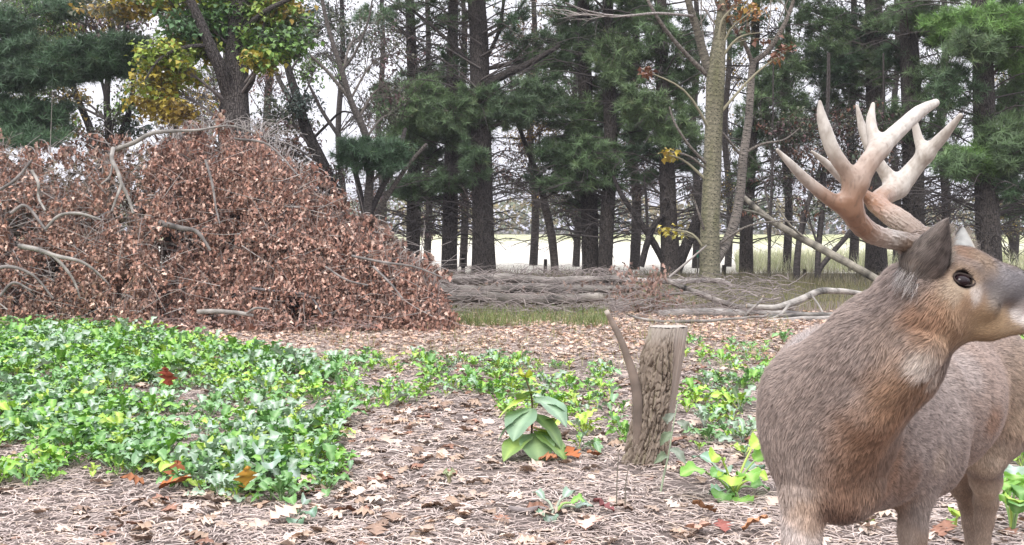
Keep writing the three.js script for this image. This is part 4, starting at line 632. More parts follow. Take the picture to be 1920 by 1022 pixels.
  for (const s of keep) {
    const warm = clamp(.66 + 1.6 * fbm(s.p.x * .9, 5, s.p.z * .9, 2) - (s.x > 380 && s.x < 640 ? .12 : 0)), k = r() < warm ? Math.floor(r() * 8) : 8 + Math.floor(r() * 6), yaw = r() * 6.28, sc = (.4 + .62 * r() * r() + .12 * r()) * (s.z === 'left' ? (s.y < 720 ? 1 : .85) : s.z === 'buck' ? 1.05 : .78), visible = s.x > -30 && s.x < 1950 && s.y < 1050;
    if (visible && singles < 290) {
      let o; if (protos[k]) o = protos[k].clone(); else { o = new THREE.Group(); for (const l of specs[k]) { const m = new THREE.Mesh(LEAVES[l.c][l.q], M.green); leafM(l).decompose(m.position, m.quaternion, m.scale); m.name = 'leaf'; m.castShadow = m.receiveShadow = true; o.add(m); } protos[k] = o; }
      o.name = numbered('brassica_plant'); o.userData = {}; o.position.copy(s.p); o.rotation.set(0, yaw, 0); o.scale.setScalar(sc); { const w = WHERE(s), q = TONE(k); tag(o, q + ' brassica plant ' + w, 'plant', q + ' brassicas ' + w); } scene.add(o); singles++;
    } else { const m = .85 + .35 * r(); bulk[k].push([M4(s.p, qEul(0, yaw, 0), sc), [m, m, m]]); }
  }
  const plot = thing('brassica_cover', V(0, 0, -9), 'dense green leaves of the food plot beyond its front plants', 'food plot', null, 'stuff');
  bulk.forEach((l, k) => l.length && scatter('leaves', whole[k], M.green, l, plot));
  console.log('brassicas', keep.length, singles);
}
// large leafy plants that stand out by themselves
function bigPlant(name, label, base, leaves, M_ = M.green) {
  const A = onGround(...base), d = proj(A)[2], t = thing(name, A, label, 'plant');
  leaves.forEach(([tx, ty, dd, w, c, lift = 30], k) => { const tip = at(tx, ty, d + dd), mid = A.clone().lerp(tip, .52); mid.y += lift * d / FPX * .6; const st = new GB(); st.tube(spline([A, A.clone().lerp(mid, .5).add(V(0, .02, 0)), mid], 6), radLerp([.0065, .004], 6), 6, [c[0] * 1.3 + .08, c[1] * 1.1 + .06, c[2] + .1]); const lf = new GB(), out = tip.clone().sub(mid).setY(0).normalize(); blade(lf, mid, tip, V(0, .9, .25).addScaledVector(out, .3), w * d / FPX, { arch: .02, fold: .25, wave: .22, lobe: .1, round: 1, vein: .0022, col: c, rib: [c[0] * 1.4 + .06, c[1] * 1.15 + .06, c[2] * 1.5 + .06], n: 12, seed: k }); const leaf = lf.build('leaf', M_, t); const w2 = worldPos(leaf); const sg = st.geo(); sg.translate(-w2.x, -w2.y, -w2.z); place(new THREE.Mesh(sg, M_), 'stalk', leaf); });
  return t;
}
const YG = [.32, .52, .04], BG = [.2, .36, .22], MG = [.19, .42, .05], GG = [.13, .32, .06], SG = [.26, .38, .27];
bigPlant('broadleaf_plant', 'large bright yellow green brassica with round leaves just left of the buck', [1375, 930], [[1334, 866, -.05, 46, YG, 60], [1275, 892, -.1, 42, MG, 40], [1335, 895, -.12, 34, GG, 30], [1440, 838, .1, 50, YG, 70], [1450, 860, .12, 48, MG, 50], [1352, 893, .12, 44, SG, 40], [1440, 900, -.05, 40, YG, 26], [1412, 905, -.14, 52, MG, 44], [1370, 912, -.16, 52, YG, 40], [1350, 945, -.12, 44, GG, 20], [1395, 955, -.15, 44, MG, 14], [1440, 920, .05, 36, GG, 20], [1330, 930, .05, 36, BG, 14], [1425, 880, .2, 36, BG, 40], [1300, 860, .25, 30, BG, 44]]);
bigPlant('broadleaf_plant', 'tall bright green leafy plant right of the buck hind legs at the frame edge', [1898, 1005], [[1880, 905, 0, 46, MG, 50], [1905, 890, .04, 44, MG, 60], [1925, 920, -.05, 46, GG, 40], [1890, 935, -.08, 42, YG, 30], [1940, 900, .08, 50, MG, 50], [1872, 930, .08, 36, MG, 40], [1912, 950, -.12, 40, GG, 24], [1900, 875, .2, 44, SG, 60]]);
bigPlant('small_plant', 'single round yellow green leaf on the ground between the buck hind legs', [1790, 1000], [[1800, 968, -.06, 36, YG, 24], [1782, 985, .04, 16, MG, 14]]);
bigPlant('small_plant', 'small green plant under the buck brisket', [1610, 985], [[1622, 958, .05, 26, MG, 20], [1600, 972, -.04, 22, MG, 16], [1635, 985, .02, 20, YG, 12], [1590, 990, .05, 20, GG, 12]]);
bigPlant('small_plant', 'young plant with a pale blue green leaf lying on the path', [1040, 965], [[1030, 985, -.1, 30, SG, 14], [1075, 925, .1, 24, SG, 20], [1100, 945, .02, 26, MG, 20], [1010, 975, 0, 24, BG, 12], [1115, 955, .08, 22, SG, 14], [1000, 925, .12, 18, SG, 14]]);
bigPlant('small_plant', 'tiny folded olive plant alone in the middle of the bare path', [842, 908], [[830, 888, -.02, 16, [.16, .22, .07], 10], [856, 886, .0, 16, [.2, .24, .08], 10], [842, 892, -.04, 14, [.3, .34, .16], 10]]);
bigPlant('broadleaf_plant', 'blue green brassica with broad pale leaves at the right front of the left plot', [500, 905], [[440, 868, -.08, 44, SG, 34], [480, 852, -.05, 46, SG, 44], [530, 865, .06, 40, BG, 40], [560, 900, -.06, 36, SG, 26], [470, 905, -.12, 40, BG, 20], [510, 880, -.14, 38, SG, 30]]);
bigPlant('broadleaf_plant', 'pale broad leaf plant in the thin part of the left plot', [385, 850], [[360, 812, -.05, 44, SG, 34], [395, 806, .02, 42, SG, 44], [410, 835, -.08, 34, BG, 22], [365, 845, -.1, 30, GG, 16]]);
bigPlant('broadleaf_plant', 'low front plant with a drooping pale leaf where the plot meets the path', [560, 975], [[575, 945, .02, 36, SG, 24], [555, 990, -.08, 34, BG, 14], [530, 965, .0, 30, SG, 16], [590, 970, -.04, 28, BG, 16], [540, 940, .1, 28, GG, 20]]);
{ // dead stalk with curled grey leaves before the stump
  const r = mulberry(88), A = onGround(1232, 930), d = proj(A)[2], t = thing('dead_stalk', A, 'pale leaning stalk with curled grey green leaves before the stump', 'stalk');
  new GB().tube(spline([[1236, 940], [1243, 900], [1254, 850], [1262, 800], [1272, 745]].map(([x, y], k) => at(x, y, d + .02 * k)), 16), radLerp([.005, .0045, .003, .002], 16), 7, [.3, .36, .24]).build('stem', M.twig, t);
  [[1256, 842, 30, 30, -.05], [1262, 810, -24, 26, 0], [1268, 790, 20, 20, 0], [1252, 856, -26, 14, -.04], [1266, 775, -16, 20, .03]].forEach(([x, y, dx, dy, dd], k) => { const g = new GB(); blade(g, at(x, y, d), at(x + dx, y + dy, d + dd), V(0, .6, .7), 22 * d / FPX, { arch: .015, fold: .9, wave: .3, lobe: .2, col: k % 2 ? [.2, .26, .16] : [.28, .33, .26], n: 10, seed: k }); g.build('leaf', M.green, t); });
  const B = onGround(1155, 955), dB = proj(B)[2], t2 = thing('dead_stalk', B, 'thin upright dead stalks standing on the path before the stump', 'stalk');
  [[[1156, 955], [1157, 900], [1160, 850]], [[1172, 960], [1173, 910], [1180, 868]]].forEach((q) => new GB().tube(spline(q.map(([x, y]) => at(x, y, dB)), 8), radLerp([.003, .0018], 8), 6, [.16, .14, .11]).build('stem', M.twig, t2));
}

// ---------- litter, straw, fallen leaves, grass ----------
{
  const r = mulberry(909), visible = (x0, x1, z0, z1) => { for (let k = 0; k < 30; k++) { const z = lerp(z0, z1, r()), w = 2.2 + .52 * -z, p = V((r() * 2 - 1) * w, 0, z); if (r() < 1) return p; } };
  const strawG = [0, 1, 2].map((s) => { const g = new GB(), q = mulberry(40 + s), b = (q() - .5) * .014, rows = []; for (let i = 0; i <= 3; i++) { const t = i / 3 - .5, w = .0022 * (1 - Math.abs(t) * .9), c = [1, 1, 1]; rows.push([g.v(V(b * (1 - 4 * t * t) - w, .004 + .01 * (.25 - t * t), t * .13), c), g.v(V(b * (1 - 4 * t * t) + w, .005 + .01 * (.25 - t * t), t * .13), c)]); } for (let i = 0; i < 3; i++) g.quad(rows[i][0], rows[i][1], rows[i + 1][1], rows[i + 1][0]); return g.geo(); });
  const L = [[], [], []], PAL = [[.5, .41, .36], [.45, .37, .325], [.54, .455, .405], [.38, .3, .265], [.5, .39, .31], [.3, .235, .205], [.17, .13, .112]];
  for (let k = 0; k < 260000; k++) { const z = -lerp(2.6, 15, Math.pow(r(), 1.45)), w = 1.3 + .5 * -z, x = (r() * 2 - 1) * w, c = PAL[Math.floor(r() * 7)], m = .8 + .4 * r(), clump = fbm(x * 2.2, 4, z * 2.2, 2); if (r() > .75 + clump) continue; const p = V(x, groundH(x, z) + .002 + .012 * r() * r(), z); L[k % 3].push([M4(p, qEul((r() - .5) * .3, r() * 6.28 * (.5 + .5 * r()), (r() - .5) * .7), V(.7 + .9 * r(), 1, .22 + .7 * r() * r() + .2 * r())), [c[0] * m, c[1] * m, c[2] * m]]); }
  const straw = thing('straw_litter', V(0, 0, -8), 'pale dry straw and needles strewn over the bare soil', 'litter', null, 'stuff'); L.forEach((l, k) => scatter('straw', strawG[k], M.straw, l, straw));
  const flat = [61, 62, 63, 64].map((s) => { // broader fallen leaves, nearly flat
    const g = new GB(), q = mulberry(s), n = 8, rows = []; for (let i = 0; i <= n; i++) { const t = i / n, w = .034 * Math.sin(Math.PI * Math.pow(t, .75)) * (i % 2 ? 1.5 + .4 * q() : .5) + .0015, y = .006 + .02 * q() * Math.sin(t * 3.1), e1 = .012 * q() + .008, e2 = .012 * q() + .008, k = .85 + .25 * q(); rows.push([g.v(V(-w, y + e1, t * .12), [k, k, k]), g.v(V(0, y, t * .12), [1.08, 1.08, 1.08]), g.v(V(w, y + e2, t * .12), [k, k, k])]); } for (let i = 0; i < n; i++) for (let j = 0; j < 2; j++) g.quad(rows[i][j], rows[i][j + 1], rows[i + 1][j + 1], rows[i + 1][j]); return g.geo(); });
  const F = [[], [], [], []], near = [[.58, .46, .37], [.54, .42, .34], [.62, .52, .44], [.36, .26, .19], [.29, .2, .15], [.38, .29, .23], [.4, .28, .2], [.3, .16, .11]], farC = [[.58, .4, .29], [.52, .33, .23], [.62, .46, .36], [.48, .32, .23], [.56, .43, .36]];
  for (let k = 0; k < 30000; k++) { const z = -lerp(2.6, 15.3, Math.pow(r(), .72)), w = 1.3 + .5 * -z, x = (r() * 2 - 1) * w, far = -z > 9 + r() * 2.5, d0 = fbm(x * .8, 3, z * .8, 2); if (!far && r() > .34 + .9 * d0) continue; const c = far ? farC[Math.floor(r() * 5)] : near[Math.floor(Math.pow(r(), 1.3) * 8)], m = .75 + .45 * r(), s = far ? .28 + .3 * r() : .25 + .6 * r(); F[k & 3].push([M4(V(x, groundH(x, z) + .004, z), qEul((r() - .5) * .7, r() * 6.28, (r() - .5) * .7), s), [c[0] * m, c[1] * m, c[2] * m]]); }
  const lit = thing('leaf_litter', V(0, 0, -8), 'fallen tan and rust coloured leaves scattered over the ground', 'litter', null, 'stuff'); F.forEach((l, k) => scatter('leaves', flat[k], M.dryLeaf, l, lit));
  // leaves that stand out one by one
  [[312, 738, 'rust red oak leaf standing up among the greens of the left plot', [.3, .06, .03], 1.35, -1.1], [300, 925, 'large rust orange leaf lowest of the orange leaves at the plot edge', [.36, .12, .035], 1.2, -.3], [330, 912, 'dark orange leaf leaning against plot greens beside the large rust leaf', [.3, .1, .04], 1, -.7], [268, 915, 'brown orange leaf left of the large rust leaf at the plot edge', [.3, .12, .05], .9, -.4], [462, 938, 'yellow orange curled leaf upright at the front corner of the plot', [.5, .26, .04], .95, -1.2], [508, 985, 'big pale tan oak leaf on the path before the plot corner', [.62, .44, .34], 1.15, -.2], [1085, 868, 'rust orange leaf between the seedling and the stump', [.42, .14, .05], .9, -.3], [1120, 862, 'smaller rust leaf right beside the stump foot', [.36, .15, .07], .8, -.3], [1012, 872, 'orange brown leaf under the seedling', [.4, .17, .08], .85, -.2], [1100, 1000, 'pale pinkish leaf on the path below the small blue green plant', [.64, .44, .36], 1, -.15], [1150, 968, 'dark red leaf at the foot of the thin dead stalks', [.2, .06, .06], .8, -.4], [1310, 1000, 'salmon coloured flat leaf before the bright brassica', [.56, .34, .25], .9, -.2], [1395, 1005, 'orange leaf below the bright brassica next to the buck leg', [.45, .22, .11], .9, -.5], [1360, 1008, 'deep red leaf between the salmon leaf and the orange leaf', [.28, .1, .08], .7, -.3], [1340, 975, 'brown leaf tucked under the front of the bright brassica', [.3, .15, .07], .9, -.4]].forEach(([px, py, label, c, s, tilt], k) => { const p = onGround(px, py); p.y = groundH(p.x, p.z) + (tilt < -.9 ? .05 : .012); const g = flat[k & 3].clone(), cl = g.attributes.color; for (let q = 0; q < cl.count; q++) cl.setXYZ(q, cl.getX(q) * c[0], cl.getY(q) * c[1], cl.getZ(q) * c[2]); const m = new THREE.Mesh(g, M.dryLeaf); m.position.copy(p); m.rotation.set(tilt, k * 1.7, .2 * (k % 3 - 1), 'YXZ'); m.scale.setScalar(s); tag(place(m, 'fallen_leaf', scene), label, 'leaf'); });
  // sticks on the path
  [[[738, 930], [800, 948], [860, 962], [930, 955], [1000, 948], 'long thin curved stick lying across the bare path', .0035, [.2, .16, .14]], [[955, 958], [985, 962], [1010, 958], [1020, 960], [1025, 960], 'short thick grey stick on the path below the seedling', .012, [.27, .23, .22]]].forEach((q) => { const P = q.slice(0, 5).map(([x, y]) => { const p = onGround(x, y); p.y = groundH(p.x, p.z) + .014; return p; }), b = P[2].clone(), g = new GB(); g.tube(spline(P, 20), radLerp([q[6], q[6] * .9, q[6] * .6], 20), 8, (t, a, p) => { const k = .8 + .5 * N3(p.x * 40, a, 1); return q[7].map((v) => v * k); }, { off: (t, a, p) => 1 + .2 * N3(p.x * 30, a, 2) }); const m = g.geo(); m.translate(-b.x, -b.y, -b.z); const ms = place(new THREE.Mesh(m, M.twig), 'stick', scene); ms.position.copy(b); tag(ms, q[5], 'stick'); });
  // grass
  const bl = [0, 1, 2].map((s) => { const g = new GB(), q = mulberry(70 + s), b = .05 + .1 * q(), c = [1, 1, 1], rows = []; for (let i = 0; i <= 3; i++) { const t = i / 3, w = .004 * (1 - t * .92); rows.push([g.v(V(-w, t * .25 * (1 - .25 * t * b * 4), b * t * t), c), g.v(V(w, t * .25 * (1 - .25 * t * b * 4), b * t * t), c)]); } for (let i = 0; i < 3; i++) g.quad(rows[i][0], rows[i][1], rows[i + 1][1], rows[i + 1][0]); return g.geo(); });
  const grassPatch = (name, label, n, test, cols, sc) => { const l = [[], [], []]; for (let k = 0; k < n; k++) { const p = test(); if (!p) continue; p.y = groundH(p.x, p.z); const c = cols[Math.floor(r() * cols.length)], m = .65 + .7 * r(); l[k % 3].push([M4(p, qEul((r() - .5) * .8, r() * 6.28, (r() - .5) * .6), V(1.2, 1, 1).multiplyScalar(sc * (.5 + .9 * r()))), [c[0] * m, c[1] * m, c[2] * m]]); } const t = thing(name, V(0, 0, -14), label, 'grass', null, 'stuff'); l.forEach((q, k) => q.length && scatter('blades', bl[k], M.grass, q, t)); };
  const box = (x0, x1, y0, y1, fq) => () => { const z = lerp(onGround(960, y0).z, onGround(960, y1).z, r()), py = proj(V(0, 0, z))[1], p = onGround(lerp(x0, x1, r()), py); return r() < clamp(.55 + 1.5 * fbm(p.x * (fq || 1), 6, p.z * (fq || 1), 2)) ? p : null; };
  grassPatch('grass', 'strip of green grass before the low log stack', 9000, box(815, 1140, 583, 614), [[.15, .22, .05], [.2, .26, .07], [.11, .17, .045], [.26, .24, .1]], .62);
  grassPatch('grass', 'short olive grass at the foot of the brush heap far left', 5000, box(-200, 130, 588, 606), [[.14, .17, .05], [.2, .2, .08]], .8);
  grassPatch('grass', 'olive grass behind the logs on the right', 24000, box(1180, 1960, 530, 588), [[.17, .17, .06], [.22, .2, .07], [.13, .14, .045], [.25, .21, .1]], .6);
  grassPatch('grass', 'rough grass among the trunks at the edge of the field', 22000, box(700, 1960, 514, 540), [[.17, .16, .08], [.24, .2, .12], [.12, .11, .06]], .9);
  grassPatch('grass', 'thin grass blades scattered over the orange leaf litter', 2600, box(560, 1480, 600, 700, .7), [[.26, .28, .09], [.4, .36, .2]], .5);
  grassPatch('weeds', 'tall pale green weeds at the edge of the field behind the saplings', 16000, () => { const x = lerp(1380, 2000, r()), d = lerp(29, 44, r()), p = at(x, 480, d); p.y = 0; return r() < .8 ? p : null; }, [[.52, .54, .32], [.6, .58, .42], [.46, .5, .28]], 1.9);
}

// ---------- the buck ----------
{
  // signed distance: tapered bones joined by a smooth minimum
  const B = []; // [a, b, ra, rb, blend, hair direction at that bone]
  const bone = (a, b, ra, rb, k, hair) => { const ba = b.clone().sub(a); B.push({ a, b, ba, l2: Math.max(1e-9, ba.lengthSq()), ra, rb, k, hair, mid: a.clone().lerp(b, .5), reach: ba.length() / 2 + Math.max(ra, rb) }); };
  const P = at, down = V(.1, -1, 0);
  const rump = P(1838, 690, 3.42), chest = P(1558, 790, 2.6), wither = P(1556, 703, 2.68), barrel = P(1726, 748, 3.08);
  const tailward = rump.clone().sub(chest).normalize(), along = tailward.clone().add(V(0, -.45, 0)).normalize();
  bone(chest, barrel, .168, .2, .05, along);
  bone(barrel, P(1815, 712, 3.31), .2, .163, .06, along);
  bone(wither, P(1700, 660, 3.1), .12, .11, .08, along); bone(P(1700, 660, 3.1), P(1825, 640, 3.32), .11, .11, .07, along);
  bone(P(1812, 700, 3.27), rump, .155, .132, .05, along);
  bone(P(1520, 745, 2.54), P(1510, 840, 2.47), .105, .085, .06, V(.25, -1, -.1)); // right shoulder
  bone(P(1730, 735, 2.88), P(1716, 850, 2.77), .1, .07, .03, V(.3, -1, -.2)); // left shoulder
  bone(P(1570, 870, 2.47), P(1578, 905, 2.46), .105, .09, .06, V(.1, -1, .1)); // brisket
  bone(P(1590, 885, 2.6), P(1705, 838, 2.85), .1, .14, .05, along);
  // neck, thick in the rut
  const neckHair = P(1580, 760, 2.5).sub(P(1735, 572, 2.28)).normalize();
  const nA = P(1562, 760, 2.47), nB = P(1656, 660, 2.33), nC = P(1733, 568, 2.25), nD = P(1762, 545, 2.25);
  bone(nA, nB, .152, .122, .05, neckHair.clone().add(V(.1, -.3, 0)).normalize()); bone(nB, nC, .122, .088, .03, neckHair); bone(nC, nD, .095, .072, .03, neckHair);
  bone(P(1585, 855, 2.4), P(1628, 766, 2.3), .055, .062, .04, neckHair); bone(P(1628, 766, 2.3), P(1730, 652, 2.2), .062, .046, .014, neckHair); // throat
  // head
  const toNape = P(1740, 530, 2.25).sub(P(1900, 560, 2.25)).normalize(), faceHair = toNape.clone().add(V(0, -.35, 0)).normalize();
  bone(P(1768, 520, 2.26), P(1806, 520, 2.25), .066, .058, .03, faceHair);
  bone(P(1806, 514, 2.25), P(1880, 538, 2.25), .046, .042, .035, faceHair);
  bone(P(1880, 540, 2.25), P(1962, 562, 2.25), .042, .035, .02, faceHair);
  bone(P(1962, 564, 2.25), P(1990, 572, 2.25), .034, .026, .015, faceHair);
  bone(P(1775, 600, 2.25), P(1850, 607, 2.25), .05, .034, .035, faceHair); // cheek and jaw
  bone(P(1850, 605, 2.25), P(1960, 600, 2.25), .034, .02, .02, faceHair);
  bone(P(1795, 560, 2.2), P(1850, 575, 2.21), .022, .02, .03, faceHair); // cheek bone
  bone(P(1792, 494, 2.195), P(1826, 500, 2.198), .012, .01, .02, faceHair); // brow over the near eye
  bone(P(1800, 490, 2.305), P(1832, 498, 2.3), .012, .01, .02, faceHair);
  bone(P(1728, 476, 2.215), P(1712, 464, 2.19), .028, .024, .02, toNape); // antler pedicles
  bone(P(1745, 468, 2.3), P(1732, 450, 2.33), .026, .022, .02, toNape);
  bone(P(1718, 540, 2.2), P(1712, 528, 2.185), .036, .028, .025, toNape); // ear bases
  bone(P(1772, 505, 2.33), P(1780, 490, 2.35), .03, .022, .02, toNape);
  // legs: [x, y, depth, radius] from the body down
  const leg = (pts, k, dir = down) => { for (let i = 0; i < pts.length - 1; i++) bone(P(...pts[i].slice(0, 3)), P(...pts[i + 1].slice(0, 3)), pts[i][3], pts[i + 1][3], i ? k * .5 : k, dir); };
  const gy = (d) => groundPy(d);
  leg([[1512, 835, 2.48, .082], [1507, 920, 2.45, .05], [1503, 1020, 2.44, .039], [1501, 1130, 2.44, .034], [1501, 1165, 2.44, .031], [1500, 1190, 2.44, .021], [1499, gy(2.44) - 85, 2.44, .02], [1499, gy(2.44) - 62, 2.44, .027], [1493, gy(2.43) - 30, 2.41, .022]], .04);
  leg([[1716, 840, 2.77, .075], [1714, 915, 2.72, .043], [1711, 1000, 2.7, .033], [1711, 1090, 2.69, .031], [1711, 1120, 2.68, .028], [1711, 1145, 2.68, .019], [1711, gy(2.68) - 80, 2.68, .019], [1711, gy(2.68) - 58, 2.68, .025], [1705, gy(2.68) - 28, 2.65, .021]], .04);
  const lh = [[1868, 725, 3.27, .13], [1862, 800, 3.22, .1], [1846, 850, 3.22, .062], [1848, 900, 3.27, .04], [1849, 942, 3.33, .03], [1846, 975, 3.33, .024], [1842, 1040, 3.31, .02], [1840, gy(3.3) - 60, 3.3, .02], [1840, gy(3.3) - 45, 3.3, .026], [1833, gy(3.28) - 22, 3.26, .021]];
  const rh = [[1812, 725, 3.42, .12], [1800, 800, 3.38, .1], [1788, 860, 3.36, .062], [1804, 905, 3.42, .04], [1818, 945, 3.49, .029], [1822, 980, 3.49, .023], [1822, 1040, 3.47, .02], [1821, gy(3.46) - 60, 3.46, .02], [1821, gy(3.46) - 44, 3.46, .026], [1814, gy(3.44) - 22, 3.42, .021]];
  leg(lh, .05, V(.15, -1, -.1)); leg(rh, .05, V(.15, -1, -.1));
  bone(P(1905, 655, 3.5), P(1925, 740, 3.58), .035, .022, .03, V(.2, -1, 0)); // tail
  const cuts = []; // hollows: eye socket, jaw groove
  const smin = (a, b, k) => { const h = Math.max(k - Math.abs(a - b), 0) / k; return Math.min(a, b) - h * h * k * .25; };
  const sdf = (p) => {
    let d = 1e3;
    for (const o of B) {
      const mx = p.x - o.mid.x, my = p.y - o.mid.y, mz = p.z - o.mid.z, far = Math.sqrt(mx * mx + my * my + mz * mz) - o.reach; if (far > d + o.k) continue;
      const x = p.x - o.a.x, y = p.y - o.a.y, z = p.z - o.a.z, h = clamp((x * o.ba.x + y * o.ba.y + z * o.ba.z) / o.l2), dx = x - h * o.ba.x, dy = y - h * o.ba.y, dz = z - h * o.ba.z;
      d = smin(d, Math.sqrt(dx * dx + dy * dy + dz * dz) - (o.ra + (o.rb - o.ra) * h), o.k);
    }
    for (const [c, r, k] of cuts) d = -smin(-d, p.distanceTo(c) - r, k);
    return d;
  };
  const rough = (p) => sdf(p) + .0035 * N3(p.x * 9, p.y * 9, p.z * 9) + .0018 * N3(p.x * 26, p.y * 14, p.z * 26);
  const grad = (f, p, e = .004) => V(f(V(p.x + e, p.y, p.z)) - f(V(p.x - e, p.y, p.z)), f(V(p.x, p.y + e, p.z)) - f(V(p.x, p.y - e, p.z)), f(V(p.x, p.y, p.z + e)) - f(V(p.x, p.y, p.z - e))).normalize();
  const hit = (px, py, f = sdf) => { const o = camera.position, dir = at(px, py, 1).sub(o).normalize(); let t = 1.2; for (let k = 0; k < 200 && t < 5; k++) { const d = f(o.clone().addScaledVector(dir, t)); if (d < .0006) break; t += d * .7; } return o.clone().addScaledVector(dir, t); };
  // a surface from a signed distance (surface nets over the blocks that the surface crosses)
  function nets(f, lo, hi, cell, BS = 8) {
    const n = [0, 1, 2].map((k) => Math.ceil((hi.getComponent(k) - lo.getComponent(k)) / cell / BS) * BS + 1), [X, Y, Z] = n, val = new Float32Array(X * Y * Z).fill(1), p = V(0, 0, 0), R = BS * cell * .87 * 1.35;
    for (let bz = 0; bz < Z - 1; bz += BS) for (let by = 0; by < Y - 1; by += BS) for (let bx = 0; bx < X - 1; bx += BS) {
      const c = f(p.set(lo.x + (bx + BS / 2) * cell, lo.y + (by + BS / 2) * cell, lo.z + (bz + BS / 2) * cell)), skip = Math.abs(c) > R;
      for (let z = bz; z <= bz + BS; z++) for (let y = by; y <= by + BS; y++) for (let x = bx; x <= bx + BS; x++) { const i = x + X * (y + Y * z); if (skip) { if (val[i] === 1) val[i] = c < 0 ? -.5 : 1; } else val[i] = f(p.set(lo.x + x * cell, lo.y + y * cell, lo.z + z * cell)); }
    }
    const id = new Int32Array(X * Y * Z).fill(-1), pos = [], idx = [], off = [0, 1, X, X + 1, X * Y, X * Y + 1, X * Y + X, X * Y + X + 1], E = [[0, 1], [2, 3], [4, 5], [6, 7], [0, 2], [1, 3], [4, 6], [5, 7], [0, 4], [1, 5], [2, 6], [3, 7]];
    for (let z = 0; z < Z - 1; z++) for (let y = 0; y < Y - 1; y++) for (let x = 0; x < X - 1; x++) {
      const i = x + X * (y + Y * z); let m = 0; for (let k = 0; k < 8; k++) if (val[i + off[k]] < 0) m++; if (m === 0 || m === 8) continue;
      let sx = 0, sy = 0, sz = 0, c = 0; for (const [a, b] of E) { const va = val[i + off[a]], vb = val[i + off[b]]; if ((va < 0) === (vb < 0)) continue; const t = va / (va - vb); sx += lerp(a & 1, b & 1, t); sy += lerp(a >> 1 & 1, b >> 1 & 1, t); sz += lerp(a >> 2, b >> 2, t); c++; }
      id[i] = pos.length / 3; pos.push(lo.x + (x + sx / c) * cell, lo.y + (y + sy / c) * cell, lo.z + (z + sz / c) * cell);
    }
    const q = (a, b, c, d, flip) => { if (a < 0 || b < 0 || c < 0 || d < 0) return; flip ? idx.push(a, c, b, a, d, c) : idx.push(a, b, c, a, c, d); };
    for (let z = 1; z < Z - 1; z++) for (let y = 1; y < Y - 1; y++) for (let x = 1; x < X - 1; x++) {
      const i = x + X * (y + Y * z), s = val[i] < 0;
      if (s !== val[i + 1] < 0) q(id[i - X - X * Y], id[i - X * Y], id[i], id[i - X], !s);
      if (s !== val[i + X] < 0) q(id[i - 1 - X * Y], id[i - X * Y], id[i], id[i - 1], s);
      if (s !== val[i + X * Y] < 0) q(id[i - 1 - X], id[i - X], id[i], id[i - 1], !s);
    }
    return { pos, idx };
  }
  // eyes: place the near one on the face, its mirror image on the other side
  const eye = hit(1808, 523), en = grad(sdf, eye); const eyeC = eye.clone().addScaledVector(en, -.0115);
  const mid = P(1800, 520, 2.25), side = P(1800, 520, 2.35).sub(P(1800, 520, 2.15)).normalize(), eye2C = eyeC.clone().addScaledVector(side, 2 * (mid.clone().sub(eyeC).dot(side)));
